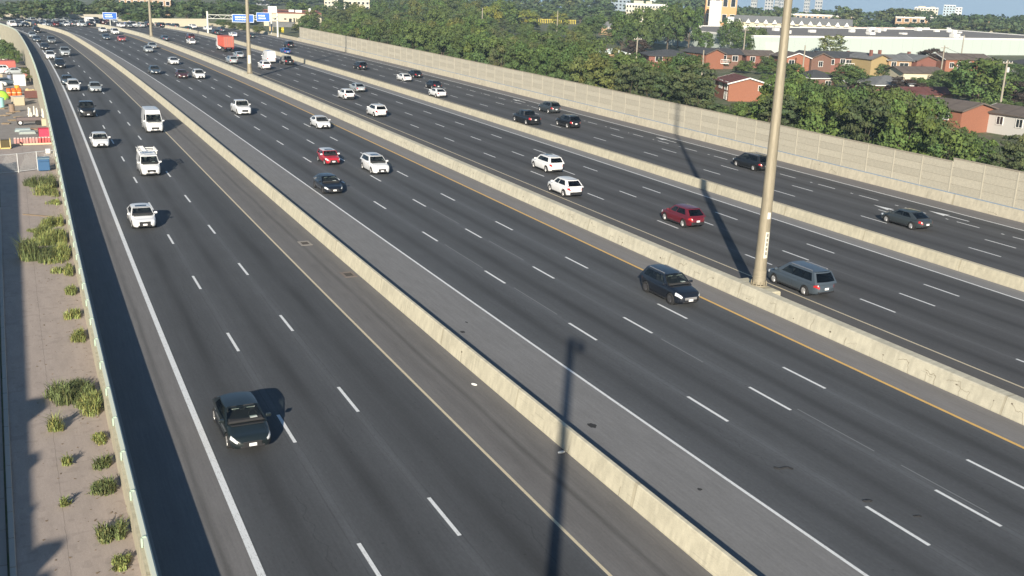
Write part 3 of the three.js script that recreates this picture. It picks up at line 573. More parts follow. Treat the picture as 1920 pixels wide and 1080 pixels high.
const TREES = [
  ["pine",51.1,-93.4,6.3,6.3,0], ["pine",47.3,-99.4,6.1,4.8,0], ["ash",43.5,-104.3,6.5,6.5,1], ["ash2",41.4,-110.5,8.9,6.5,2], ["pine",38.7,-116.3,8.6,6.2,0],
  ["ash2",36.0,-122.6,8.3,6.7,2], ["pine",32.0,-128.7,7.4,6.7,0], ["ash2",29.6,-135.3,5.0,4.3,2], ["pine",26.2,-140.7,4.7,4.2,0], ["pine",24.1,-146.9,7.8,7.4,0],
  ["pine",19.7,-153.5,7.7,6.4,0], ["pine",16.9,-161.1,8.1,6.1,0], ["olive",13.2,-168.3,7.9,7.2,3], ["olive",11.1,-174.4,8.1,7.3,3], ["oak",7.6,-180.3,7.8,6.1,4],
  ["ash",4.7,-186.2,8.6,6.5,1], ["oak",0.1,-192.6,8.6,6.6,4], ["open",-3.5,-200.3,7.4,6.3,5], ["oak2",-5.7,-206.5,8.5,7.4,6], ["ash2",-8.3,-213.0,8.4,6.8,2],
  ["oak",-11.9,-220.9,7.8,6.7,4], ["oak2",-16.7,-227.5,8.8,7.4,6], ["oak2",-20.0,-234.2,9.2,7.4,6], ["oak2",-23.8,-241.7,9.2,7.4,6], ["oak",-27.8,-248.7,9.3,6.7,4],
  ["pine",-31.2,-255.9,7.1,6.1,0], ["oak",-34.0,-264.3,8.1,6.7,4], ["ash",-38.8,-271.3,7.0,5.7,1], ["olive",-43.4,-278.9,5.7,4.8,3], ["ash",-45.3,-286.1,7.1,7.0,1],
  ["ash2",-51.1,-292.8,5.4,4.5,2], ["open",-54.6,-299.4,5.6,4.7,5], ["ash2",-56.8,-307.5,3.9,4.2,2], ["ash",54.6,-99.1,5.9,4.2,1], ["open",51.3,-103.9,6.1,4.8,5],
  ["ash",48.6,-108.4,5.1,4.8,1], ["open",46.1,-113.1,6.1,6.0,5], ["pine",44.0,-118.4,8.1,7.1,0], ["oak",41.7,-125.4,8.3,7.5,4], ["oak",37.6,-131.6,8.1,6.4,4],
  ["ash2",34.5,-137.9,8.1,7.5,2], ["pine",32.0,-143.3,4.0,4.2,0], ["oak",28.9,-149.5,3.1,4.2,4], ["pine",25.3,-154.8,8.8,8.5,0], ["oak",24.0,-162.5,7.1,6.5,4],
  ["oak2",19.4,-167.2,7.9,7.5,6], ["ash",16.1,-174.1,8.5,8.3,1], ["oak",13.3,-180.0,7.7,5.6,4], ["oak",10.4,-185.5,9.0,6.5,4], ["oak",7.0,-192.3,9.1,8.0,4],
  ["pine",4.2,-199.1,8.4,7.1,0], ["open",-0.0,-206.6,8.7,7.6,5], ["oak2",-1.5,-213.9,7.8,6.0,6], ["ash",-6.5,-220.2,7.6,6.5,1], ["ash",-9.1,-228.6,8.1,6.6,1],
  ["oak2",-13.5,-236.0,9.0,8.1,6], ["pine",-17.9,-243.9,8.3,6.8,0], ["olive",-22.0,-250.9,7.6,5.4,3], ["oak",-25.6,-257.0,7.2,6.6,4], ["oak",-29.9,-264.9,7.3,6.1,4],
  ["pine",-32.2,-272.1,8.4,6.5,0], ["pine",-36.6,-280.8,6.9,5.6,0], ["open",-40.6,-289.0,7.6,7.3,5], ["oak2",-43.6,-295.7,8.0,6.0,6], ["pine",-49.3,-301.4,7.3,5.2,0],
  ["oak2",-53.0,-310.0,6.1,4.8,6], ["oak",55.4,-108.0,5.4,5.0,4], ["pine",54.8,-113.6,5.2,4.8,0], ["ash",51.2,-119.9,4.7,4.2,1], ["ash",48.7,-124.9,7.5,6.8,1],
  ["oak2",46.4,-129.9,7.9,7.1,6], ["pine",44.1,-135.9,8.1,6.5,0], ["oak",39.4,-140.7,7.6,6.4,4], ["ash2",37.1,-146.3,8.4,7.4,2], ["oak",34.3,-151.2,3.5,4.2,4],
  ["oak2",33.4,-157.3,2.6,4.2,6], ["pine",28.8,-163.4,5.9,4.3,0], ["oak",26.2,-168.8,8.8,7.2,4], ["oak",24.8,-174.9,7.9,7.1,4], ["oak",19.7,-181.7,7.7,6.8,4],
  ["open",16.2,-188.2,8.5,6.2,5], ["oak2",12.6,-196.0,9.2,8.4,6], ["olive",10.6,-202.1,8.4,7.3,3], ["pine",6.3,-208.5,9.5,8.5,0], ["pine",4.3,-217.2,8.0,6.0,0],
  ["ash",0.7,-223.0,7.3,5.8,1], ["oak2",-3.5,-229.8,7.3,6.9,6], ["oak",-7.7,-237.0,7.9,6.1,4], ["pine",-10.5,-245.6,6.9,5.0,0], ["ash",-14.3,-252.5,9.1,7.2,1],
  ["oak",-18.9,-259.6,7.3,6.5,4], ["olive",-22.4,-267.9,8.7,8.2,3], ["pine",-27.2,-275.1,8.8,6.5,0], ["open",-31.5,-283.1,9.4,8.5,5], ["olive",-35.3,-289.3,6.7,6.4,3],
  ["olive",-38.1,-298.9,7.4,5.7,3], ["oak2",-43.3,-304.9,8.0,6.0,6], ["ash",-46.8,-314.1,8.4,7.2,1], ["ash",5.0,-231.8,8.5,8.9,7], ["oak",13.3,-226.2,6.1,6.5,8],
  ["oak",-1.1,-252.5,6.6,6.5,8], ["pine",7.4,-244.3,6.4,6,9], ["ash2",15.1,-247.0,5.8,6.2,10], ["olive",-15.4,-267.2,9.7,7.8,11], ["open",-5.9,-267.9,7.2,6.7,12],
  ["oak2",3.6,-265.4,5.4,6,13], ["olive",13.2,-268.3,5.9,6,11], ["ash2",-20.8,-282.7,8.5,9.2,10], ["ash2",-12.6,-280.0,9.6,10.3,10], ["oak2",-3.4,-289.8,5.5,6,13],
  ["pine",5.4,-280.9,7.1,7.7,9], ["olive",14.4,-284.2,6.8,6.2,11], ["oak",-32.3,-306.9,8.3,8.9,8], ["oak2",-23.9,-303.1,10.5,8.6,13], ["ash",-13.7,-301.0,9.0,7.8,7],
  ["open",-6.3,-307.1,5.6,6,12], ["oak",2.4,-305.5,5.4,6,8], ["ash",10.7,-307.5,4.1,6,7], ["oak2",18.3,-303.4,5.4,6,13], ["pine",-54.6,-326.7,9.2,7.7,9],
  ["pine",-44.7,-320.2,9.7,9.6,9], ["pine",-35.1,-323.3,9.2,9.6,9], ["pine",-28.3,-329.3,11.3,9.5,9], ["pine",-18.6,-323.2,9.5,9.9,9], ["oak2",-9.2,-330.9,5.7,6,13],
  ["oak2",1.2,-323.7,6.2,6,13], ["oak2",9.5,-324.4,4.0,6,13], ["oak2",19.8,-327.4,6.8,7.3,13], ["oak2",-69.5,-343.7,5.8,6,13], ["pine",-60.5,-349.5,8.7,9.6,9],
  ["ash",-50.2,-344.8,8.8,7.8,7], ["oak2",-42.2,-351.9,8.1,6.7,13], ["olive",-34.0,-355.8,11.5,9.4,11], ["oak2",-24.6,-348.1,10.3,8.7,13], ["ash",-14.6,-352.4,9.0,8.6,7],
  ["pine",-6.1,-357.2,6.8,6,9], ["oak",1.7,-355.9,5.4,6,8], ["oak2",11.0,-357.4,3.1,6,13], ["pine",19.2,-357.3,4.3,6,9], ["pine",29.1,-352.1,4.6,6,9],
  ["oak2",-74.0,-373.5,5.1,6,13], ["oak",-64.6,-373.3,6.7,6,8], ["olive",-54.9,-372.4,6.7,7.2,11], ["pine",-47.4,-380.5,7.6,6.4,9], ["pine",-37.0,-374.7,9.1,7.9,9],
  ["ash2",-28.3,-373.6,11.7,9.4,10], ["oak2",-19.3,-380.2,9.9,8.2,13], ["oak",-10.8,-382.1,5.8,6,8], ["pine",-1.0,-377.4,4.6,6,9], ["ash2",14.5,-373.4,4.6,6,10],
  ["ash2",23.9,-374.7,7.3,7.0,10], ["olive",-76.5,-392.3,6.2,6,11], ["oak",-69.3,-398.4,6.3,6.8,8], ["olive",-60.8,-394.2,9.2,7.7,11], ["oak",-53.4,-403.6,9.7,9.0,8],
  ["oak",-44.5,-403.5,8.9,9.3,8], ["oak",-36.5,-405.3,10.5,10.2,8], ["pine",-27.3,-398.9,14.0,11,9], ["olive",-19.5,-405.1,10.9,11,11], ["oak2",-11.0,-400.5,6.0,6,13],
  ["oak2",-3.5,-401.1,3.7,6,13], ["oak2",12.6,-402.6,3.9,6,13], ["oak2",21.5,-398.5,3.3,6,13], ["ash2",30.0,-409.1,7.7,7.3,10], ["ash2",-84.8,-422.3,5.0,6,10],
  ["pine",-73.8,-424.3,6.6,7.1,9], ["pine",-62.5,-430.4,6.6,6.4,9], ["pine",-52.6,-425.0,6.8,6.8,9], ["olive",-41.2,-426.1,11.1,11,11], ["oak2",-30.4,-434.0,13.1,11,13],
  ["pine",-18.4,-434.5,11.1,9.9,9], ["ash2",-7.1,-434.2,3.1,6,10], ["oak",4.9,-430.8,3.4,6,8], ["olive",15.5,-435.4,2.7,6,11], ["oak",25.3,-430.2,2.6,6,8],
  ["pine",35.8,-438.2,5.3,6,9], ["oak",-80.0,-457.4,4.3,6,8], ["oak",-70.1,-459.6,5.6,6,8], ["pine",-58.6,-460.3,5.6,6,9], ["open",-48.9,-459.5,9.6,8.5,12],
  ["oak2",-37.8,-465.1,9.4,9.5,13], ["ash2",-27.7,-459.3,10.5,11,10], ["olive",-16.4,-459.3,5.5,6,11], ["pine",-6.1,-468.1,4.2,6,9], ["pine",-74.4,-494.7,4.0,6,9],
  ["oak",-61.6,-494.2,7.8,6.5,8], ["open",-50.0,-490.9,6.8,6.2,12], ["olive",-40.7,-494.5,10.9,8.9,11], ["ash",-28.8,-503.4,13.0,11,7], ["ash",-18.1,-501.9,6.3,6,7],
  ["pine",-82.2,-527.5,2.8,6,9], ["oak",-70.8,-526.6,5.2,6,8], ["oak2",-59.6,-527.5,8.8,8.6,13], ["oak2",-48.5,-532.0,7.7,6.8,13], ["oak",27.9,-293.0,11.7,9.1,14],
  ["oak2",35.1,-305.3,12.7,9.8,15], ["oak",43.2,-313.9,14.0,10.8,14], ["ash",50.0,-317.4,13.5,9.9,16], ["ash",42.2,-338.6,12.4,10.5,16], ["oak",34.2,-334.2,10.4,8.6,14],
  ["oak2",49.7,-337.3,12.1,10.5,15], ["ash",54.4,-315.0,6.4,6.6,16], ["oak",63.8,-324.4,9.8,8.8,17], ["oak2",71.7,-326.1,7.8,8.9,17], ["oak",65.0,-311.2,6.7,7.5,17],
  ["willow",92.1,-315.4,6.8,11.1,18], ["purple",29.9,-274.4,5.6,8.5,19], ["purple",103.6,-268.6,6.1,10.7,20], ["purple",72.3,-197.8,4.1,9.1,21], ["purple",89.3,-186.8,5.1,7.5,22],
  ["oak",65.1,-209.0,5.4,7.4,23], ["ash2",57.1,-219.1,4.6,4.9,24], ["ash",80.1,-184.2,9.1,12.4,25], ["oak",88.1,-190.5,6.6,8.7,26], ["oak2",84.6,-207.3,4.1,7.6,27],
  ["yellow",77.6,-200.4,1.7,3.3,28], ["ash",63.3,-264.8,2.6,4.8,29], ["ash",21.9,-247.5,2.0,5.1,30], ["oak2",25.2,-242.9,1.7,4.5,31], ["ash",30.4,-226.0,2.0,4.7,30],
  ["oak",35.6,-223.0,1.8,4.7,32], ["ash",43.0,-247.2,2.2,3.1,30], ["oak",51.2,-247.6,1.7,3.9,32], ["ash",56.0,-243.8,2.2,4.6,30], ["oak2",58.6,-236.7,2.1,4.3,31],
  ["ash2",51.1,-217.0,2.4,4.6,33], ["ash",67.6,-234.9,1.9,3.8,30], ["oak",58.5,-231.5,3.7,5.4,32], ["ash",59.3,-245.1,3.4,5.7,30], ["oak2",54.7,-209.6,3.3,4.5,31],
  ["ash",54.8,-205.5,2.3,4.4,30], ["ash2",56.4,-202.1,2.0,4.8,33], ["oak",38.9,-237.1,4.0,4.9,32], ["pine",50.6,-259.5,3.6,4.6,34], ["ash",52.3,-245.2,3.1,5.2,30],
  ["oak2",60.2,-257.2,3.5,5.4,31], ["ash",71.6,-226.5,3.1,5.4,30], ["oak",82.5,-240.4,3.6,4.7,32], ["pine",67.2,-203.7,2.8,4.9,34], ["ash",80.3,-209.9,3.1,5.1,30],
  ["oak2",82.1,-197.2,3.9,7.7,31], ["ash",83.3,-185.1,4.2,7.3,30], ["oak",76.3,-238.1,1.7,3.3,32], ["ash",75.9,-225.7,2.2,3.7,30], ["ash2",57.5,-193.2,2.5,5.2,33],
  ["ash",61.7,-191.0,2.3,5.2,30], ["oak",65.2,-187.0,2.2,4.7,32], ["oak",78.8,-217.7,1.7,3.6,32], ["ash",86.3,-229.4,1.8,4.3,30], ["oak2",92.3,-231.5,3.2,5.6,31],
  ["ash",97.1,-233.2,3.7,7.8,30], ["ash2",112.0,-251.3,3.7,8.5,33], ["oak",118.1,-253.6,4.0,8.6,32], ["oak2",75.3,-168.5,3.3,6.7,31], ["ash",83.7,-177.7,2.2,5.1,30],
  ["oak",65.2,-172.6,3.0,4.2,32], ["ash",62.5,-293.2,2.3,4.6,30], ["oak",75.3,-269.9,1.9,3.7,32], ["ash",96.6,-201.7,4.0,6.9,30], ["purple",55.6,-263.2,1.9,3.0,35],
  ["purple",50.2,-262.6,1.3,2.8,35], ["yellow",1.7,-416.2,8.0,12.8,36], ["yellow",-11.0,-390.6,10.2,9.2,36], ["yellow",16.6,-455.6,6.6,10.3,36], ["ash",-7.3,-401.2,12.0,14.4,37],
  ["oak",24.8,-370.6,7.9,11.4,37], ["yellow",-29.1,-289.9,2.6,4.2,38], ["ash",-76.9,-383.5,4.1,5.2,39], ["olive",-73.7,-354.2,2.7,5.6,39], ["oak",-65.5,-339.1,4.3,7.1,39],
  ["ash2",-58.9,-330.6,6.4,6.9,39], ["olive",-96.6,-352.5,2.7,6.4,40], ["olive",-91.0,-349.2,2.4,4.8,40], ["ash",-104.0,-370.9,2.9,4.7,40], ["olive",-83.6,-340.2,2.3,5.0,40],
  ["ash",-117.0,-429.3,6.4,13.7,41], ["oak",-110.1,-435.8,5.9,11.5,42], ["oak2",-123.0,-423.8,5.7,10.4,43], ["ash",-93.7,-451.1,7.2,14.2,41], ["oak",-127.7,-408.3,6.3,11.0,42],
  ["ash2",-88.1,-469.1,5.9,9.8,44], ["oak",-78.2,-465.7,7.6,11.2,42], ["ash",-135.0,-372.0,3.6,8.9,41], ["oak",-135.0,-381.4,4.4,7.5,42], ["farA",171.7,-666.6,5.6,13,45],
  ["farA",181.4,-682.1,5.4,13,45], ["farA",188.5,-685.7,7.2,13,45], ["farA",196.0,-693.3,7.0,13,45], ["farA",187.1,-644.2,6.7,13,45], ["farA",200.0,-668.2,7.2,13,45],
  ["farA",207.3,-667.1,7.2,13,45], ["farA",216.3,-684.3,6.5,13,45], ["farA",223.9,-684.4,7.1,13,45], ["farA",229.7,-683.5,7.3,13,45], ["farA",233.9,-684.2,6.6,13,45],
  ["farA",223.3,-635.9,9.0,13,45], ["farA",234.1,-651.4,9.5,13,45], ["farA",231.7,-628.9,9.3,13,45], ["farA",252.0,-667.8,9.0,13,45], ["farB",171.5,-575.0,11.5,13,46],
  ["farB",174.7,-574.0,10.2,13,46], ["farB",177.4,-573.2,10.4,13,46], ["farA",170.4,-533.5,4.9,11,47], ["farA",173.0,-532.6,4.5,11,47], ["farA",176.1,-531.6,5.6,11,47],
  ["farA",179.4,-530.5,4.2,11,47], ["farA",182.9,-529.3,4.2,11,47], ["farA",186.0,-528.2,4.5,11,47], ["farA",189.4,-527.0,4.4,11,47], ["farA",192.3,-525.9,5.5,11,47],
  ["farA",195.1,-524.9,5.2,11,47], ["farA",198.6,-523.6,5.2,11,47], ["farB",205.4,-606.2,10.2,14,48], ["farB",208.6,-605.0,10.9,14,48], ["farB",211.9,-603.9,10.7,14,48],
  ["farB",215.2,-602.7,11.0,14,48], ["farB",218.4,-601.6,10.3,14,48], ["farA",217.6,-560.8,7.7,16,49], ["farA",224.8,-569.1,8.9,16,49], ["farA",227.4,-567.9,8.9,16,49],
  ["farA",221.8,-547.2,9.3,16,49], ["farA",227.4,-551.2,9.8,16,49], ["farA",250.6,-597.0,6.8,16,49], ["farA",252.6,-594.0,9.1,16,49], ["farA",233.6,-542.2,10.1,16,49],
  ["farA",255.8,-581.7,8.5,16,49], ["farA",252.0,-563.3,7.7,16,49], ["farA",256.7,-566.8,9.8,16,49], ["farA",256.9,-560.3,8.3,16,49], ["farA",255.8,-551.2,8.6,16,49],
  ["farA",264.6,-563.2,10.1,16,49], ["farA",270.5,-564.2,10.6,16,49], ["farA",268.7,-552.6,10.3,16,49], ["farA",281.8,-571.0,10.1,16,49], ["farA",266.8,-534.5,10.3,16,49],
  ["farA",282.2,-561.5,8.8,16,49], ["farA",270.0,-527.3,10.6,16,49], ["farB",195.0,-501.1,7.0,14,50], ["farB",198.4,-500.1,7.3,14,50], ["farB",199.8,-490.6,7.2,14,50],
  ["farB",203.1,-491.8,5.8,14,50], ["farB",203.9,-482.5,7.5,14,50], ["farB",208.6,-480.2,7.8,14,50], ["farB",220.1,-501.1,7.1,14,50], ["farB",226.4,-506.2,7.4,14,50],
  ["farB",224.4,-489.1,6.7,14,50], ["farB",222.8,-479.9,8.4,14,50], ["farB",236.7,-499.6,7.6,14,50], ["farB",234.9,-486.5,7.2,14,50], ["farB",237.7,-482.7,7.9,14,50],
  ["farB",240.3,-479.4,8.7,14,50], ["farB",243.2,-479.4,7.7,14,50], ["farA",112.6,-621.8,6.8,12,51], ["farA",115.5,-609.7,7.6,12,51], ["farA",118.4,-600.9,8.9,12,51],
  ["farA",132.9,-650.9,8.3,12,51], ["farA",132.2,-633.9,8.1,12,51], ["farA",130.4,-598.0,8.4,12,51], ["farA",137.2,-614.8,7.5,12,51], ["farA",149.2,-644.2,6.7,12,51],
  ["farA",153.7,-642.7,8.9,12,51], ["farA",150.1,-611.0,8.2,12,51], ["farA",161.6,-643.1,8.5,12,51], ["farB",103.7,-529.9,6.4,9,52], ["farB",108.7,-528.9,7.8,9,52],
  ["farB",113.1,-528.0,6.7,9,52], ["farB",116.2,-527.3,7.3,9,52], ["farB",122.0,-526.0,8.1,9,52], ["farB",125.7,-525.2,8.9,9,52], ["farB",130.4,-524.0,7.5,9,52],
  ["farA",-189.9,-378.0,4.4,11,53], ["farA",-202.4,-407.7,4.0,11,53], ["farB",-177.9,-361.8,4.5,11,54], ["farA",-183.8,-379.8,5.0,11,53], ["farA",-192.3,-401.7,2.7,11,53],
  ["farB",-182.4,-386.7,5.5,11,54], ["farA",-175.5,-375.6,3.8,11,53], ["farA",-187.6,-403.5,5.3,11,53], ["farB",-167.8,-367.6,6.8,11,54], ["farA",-192.5,-429.8,4.8,11,53],
  ["farA",-164.0,-368.0,7.3,11,53], ["farB",-197.4,-447.0,4.0,11,54], ["farA",-162.1,-372.1,7.3,11,53], ["farA",-182.6,-429.4,2.3,11,53], ["farB",-182.4,-433.6,5.0,11,54],
  ["farA",-164.0,-391.3,7.1,11,53], ["farA",-177.6,-429.5,4.2,11,53], ["farB",-161.7,-395.6,4.1,11,54], ["farA",-172.2,-432.6,3.3,11,53], ["farA",-164.3,-419.1,5.3,11,53],
  ["farB",-154.0,-396.6,7.4,11,54], ["farA",-158.4,-411.8,6.7,11,53], ["farA",-150.1,-394.7,6.3,11,53], ["farB",-153.7,-416.4,3.9,11,54], ["farA",-155.4,-425.9,5.7,11,53],
  ["farA",-145.6,-403.0,5.3,11,53], ["farB",-156.8,-444.3,5.4,11,54], ["farA",-132.9,-378.1,6.4,11,53], ["farA",-130.8,-378.5,7.5,11,53], ["farB",-134.7,-396.2,5.7,11,54],
  ["farA",-134.0,-403.7,5.3,11,53], ["farA",-150.8,-458.8,6.1,11,53], ["farB",-141.5,-441.3,4.1,11,54], ["farA",-144.0,-456.2,4.2,11,53], ["farA",-120.1,-389.0,8.1,11,53],
  ["farB",-130.9,-429.6,7.4,11,54], ["farA",-122.9,-413.3,6.4,11,53], ["farA",-133.7,-456.3,5.9,11,53], ["farB",-125.4,-436.8,5.1,11,54], ["farA",-115.8,-409.0,6.8,11,53],
  ["farA",-121.7,-441.6,7.3,11,53], ["farA",-184.4,-666.6,4.8,17,55], ["farB",-191.4,-706.7,5.1,17,56], ["farA",-166.0,-641.3,6.6,17,55], ["farA",-158.3,-628.1,5.0,17,55],
  ["farB",-148.0,-621.4,5.7,17,56], ["farA",-157.4,-680.8,6.5,17,55], ["farA",-145.9,-644.6,2.5,17,55], ["farB",-138.9,-643.5,5.0,17,56], ["farA",-131.0,-633.0,4.4,17,55],
  ["farA",-131.5,-669.7,4.6,17,55], ["farB",-135.3,-722.6,3.2,17,56], ["farA",-124.4,-674.2,4.0,17,55], ["farA",-120.5,-694.9,5.5,17,55], ["farB",-111.8,-688.5,4.1,17,56],
  ["farA",-105.8,-699.9,3.9,17,55], ["farA",-93.6,-648.6,5.7,17,55], ["farB",-86.0,-630.9,5.5,17,56], ["farA",-88.8,-678.3,5.9,17,55], ["farA",-83.8,-709.2,6.0,17,55],
  ["farB",-72.7,-674.8,6.3,17,56], ["farA",-65.4,-662.4,5.9,17,55], ["farA",-57.5,-636.7,6.2,17,55], ["farB",-57.8,-686.9,5.3,17,56], ["farA",-47.5,-644.4,8.0,17,55],
  ["farA",-47.3,-705.3,4.3,17,55], ["farB",-41.0,-720.0,9.7,17,56], ["farA",-37.4,-729.5,4.2,17,55], ["farA",-26.6,-666.2,6.8,17,55], ["farB",-23.3,-703.0,7.0,17,56],
  ["farA",-15.4,-708.4,5.2,17,55], ["farA",-11.1,-684.2,7.6,17,55], ["farB",-4.4,-635.4,7.0,17,56], ["farA",-0.2,-685.0,11.6,17,55], ["farA",5.3,-732.1,9.8,17,55],
  ["farB",12.1,-719.2,10.4,17,56], ["farA",19.7,-692.2,7.1,17,55], ["farA",23.7,-665.7,11.3,17,55], ["farB",27.2,-629.4,12.7,17,56], ["farA",33.3,-663.8,8.8,17,55],
  ["farA",43.6,-667.6,12.0,17,55], ["farB",47.9,-697.6,10.4,17,56], ["farA",52.0,-685.6,12.0,17,55], ["farA",60.4,-713.8,12.9,17,55], ["farB",68.0,-711.0,10.5,17,56],
  ["farA",71.3,-661.1,9.1,17,55], ["farA",79.5,-724.1,11.4,17,55], ["farB",77.2,-654.0,9.2,17,56], ["farA",93.4,-704.9,9.8,17,55], ["farA",89.0,-657.8,12.5,17,55],
  ["farB",109.2,-721.7,14.1,17,56], ["farA",109.5,-682.2,13.7,17,55], ["farA",108.1,-668.2,12.6,17,55], ["farB",113.5,-654.4,10.6,17,56], ["farA",-3.1,-520.0,6.8,13,57],
  ["farA",2.8,-520.0,7.1,13,57], ["farA",7.3,-519.9,7.6,13,57], ["farA",12.2,-519.9,5.6,13,57], ["farA",18.3,-519.7,7.0,13,57], ["farA",23.7,-519.5,6.8,13,57],
  ["farA",28.6,-519.2,7.7,13,57], ["farA",33.1,-518.9,8.7,13,57], ["farA",38.3,-518.6,8.0,13,57], ["farA",43.3,-518.2,7.5,13,57],
];

// ---------------------------------------------------------------- vehicles (+x is the front, origin on the ground under the middle)
const glassM = new THREE.MeshPhysicalMaterial({ color: RGB(0.012, 0.014, 0.016), roughness: 0.06, metalness: 0, clearcoat: 1, clearcoatRoughness: 0.03 });
const tyreM = std(RGB(0.018, 0.018, 0.019), 0.9), trimM = std(RGB(0.02, 0.02, 0.022), 0.55), rimM = std(RGB(0.55, 0.55, 0.56), 0.35, { metalness: 0.6 }), rimDarkM = std(RGB(0.10, 0.10, 0.11), 0.4, { metalness: 0.5 });
const lampM = new THREE.MeshPhysicalMaterial({ color: RGB(0.75, 0.78, 0.8), roughness: 0.15, clearcoat: 1 }), tailM = new THREE.MeshPhysicalMaterial({ color: RGB(0.45, 0.02, 0.02), roughness: 0.2, clearcoat: 1 }), plateM = std(RGB(0.78, 0.78, 0.8), 0.5), chromeM = std(RGB(0.6, 0.6, 0.62), 0.25, { metalness: 0.7 });
const paints = {};
const PC = { white: [0.78, 0.79, 0.8], silver: [0.42, 0.46, 0.48], black: [0.008, 0.009, 0.011], navy: [0.007, 0.010, 0.018], darkgreen: [0.012, 0.019, 0.021], bluegrey: [0.07, 0.10, 0.135], charcoal: [0.045, 0.055, 0.06], grey: [0.16, 0.18, 0.19], steel: [0.07, 0.09, 0.112], maroon: [0.085, 0.018, 0.02], red: [0.42, 0.07, 0.07], redmini: [0.42, 0.015, 0.028], crimson: [0.15, 0.008, 0.018], blue: [0.04, 0.12, 0.38], green: [0.02, 0.055, 0.045], orange: [0.50, 0.10, 0.06] };
function paint(c) { return paints[c] ??= new THREE.MeshPhysicalMaterial({ color: RGB(...PC[c]), roughness: 0.42, metalness: ['white', 'redmini', 'red', 'orange'].includes(c) ? 0 : 0.25, clearcoat: 0.9, clearcoatRoughness: 0.06 }); }
const pl = (pts, x) => { if (x <= pts[0][0]) return pts[0][1]; for (let i = 1; i < pts.length; i++) if (x <= pts[i][0]) { const [a, b] = [pts[i - 1], pts[i]]; return a[1] + (b[1] - a[1]) * (x - a[0]) / (b[0] - a[0]); } return pts[pts.length - 1][1]; };
const smoothPl = (pts, x, w) => (pl(pts, x - w) + 2 * pl(pts, x) + pl(pts, x + w)) / 4;
const SPEC = {
  sedan: { L: 4.75, W: 1.83, H: 1.45, belt: 0.95, hood: 0.79, nose: 0.62, deck: 0.93, tail: 0.80, cowl: 1.30, rf: 0.40, rrx: -0.95, base: -1.95, wr: 0.33, fa: 1.42, ra: -1.40, wins: [[0.13, 0.48], [0.495, 0.83]], wt: 0.74 },
  suv: { L: 4.72, W: 1.9, H: 1.70, belt: 1.08, hood: 0.98, nose: 0.72, deck: 1.1, tail: 0.95, cowl: 1.16, rf: 0.36, rrx: -1.72, base: -2.2, wr: 0.37, fa: 1.42, ra: -1.38, wins: [[0.09, 0.37], [0.38, 0.67], [0.68, 0.89]], wt: 0.72, rails: 1 },
  crossover: { L: 4.5, W: 1.85, H: 1.64, belt: 1.04, hood: 0.95, nose: 0.7, deck: 1.06, tail: 0.92, cowl: 1.12, rf: 0.32, rrx: -1.4, base: -2.1, wr: 0.36, fa: 1.35, ra: -1.30, wins: [[0.09, 0.39], [0.42, 0.70], [0.71, 0.86]], wt: 0.70, clad: 1 },
  hatch: { L: 3.85, W: 1.72, H: 1.42, belt: 0.93, hood: 0.84, nose: 0.66, deck: 0.95, tail: 0.82, cowl: 0.86, rf: 0.38, rrx: -1.42, base: -1.75, wr: 0.31, fa: 1.22, ra: -1.22, wins: [[0.08, 0.46], [0.50, 0.88]], wt: 0.78 },
  minivan: { L: 5.1, W: 1.98, H: 1.75, belt: 1.02, hood: 0.92, nose: 0.68, deck: 1.04, tail: 0.9, cowl: 1.6, rf: 0.55, rrx: -2.0, base: -2.44, wr: 0.34, fa: 1.52, ra: -1.48, wins: [[0.12, 0.395], [0.40, 0.675], [0.68, 0.92]], wt: 0.75, rails: 1 },
  pickup: { L: 5.75, W: 2.0, H: 1.88, belt: 1.22, hood: 1.12, nose: 0.9, deck: 1.2, tail: 1.12, cowl: 1.25, rf: 0.68, rrx: -0.72, base: -0.92, wr: 0.40, fa: 1.85, ra: -1.75, wins: [[0.12, 0.52], [0.56, 0.90]], wt: 0.80, bed: 1 },
  cargovan: { L: 5.7, W: 2.06, H: 2.62, belt: 1.26, hood: 1.06, nose: 0.82, deck: 1.30, tail: 1.2, cowl: 2.05, rf: 0.85, rrx: -2.72, base: -2.80, wr: 0.36, fa: 1.95, ra: -1.7, wins: [[0.07, 0.25]], wt: 0.79, van: 1, wv: [0.06, 0.66], sv: [0.12, 0.6] },
  servicevan: { L: 4.75, W: 1.86, H: 1.88, belt: 1.14, hood: 1.02, nose: 0.78, deck: 1.14, tail: 1.1, cowl: 1.5, rf: 0.68, rrx: -2.2, base: -2.3, wr: 0.33, fa: 1.5, ra: -1.45, wins: [[0.08, 0.32]], wt: 0.8, van: 1, wv: [0.08, 0.9], sv: [0.16, 0.85], rack: 1 },
};
const SEC = [[0, 0], [0.8, 0], [0.92, 0.05], [0.985, 0.2], [1, 0.42], [0.995, 0.64], [0.965, 0.82], [0.91, 0.925], [0.8, 0.98], [0.5, 1.0], [0, 1.01]];
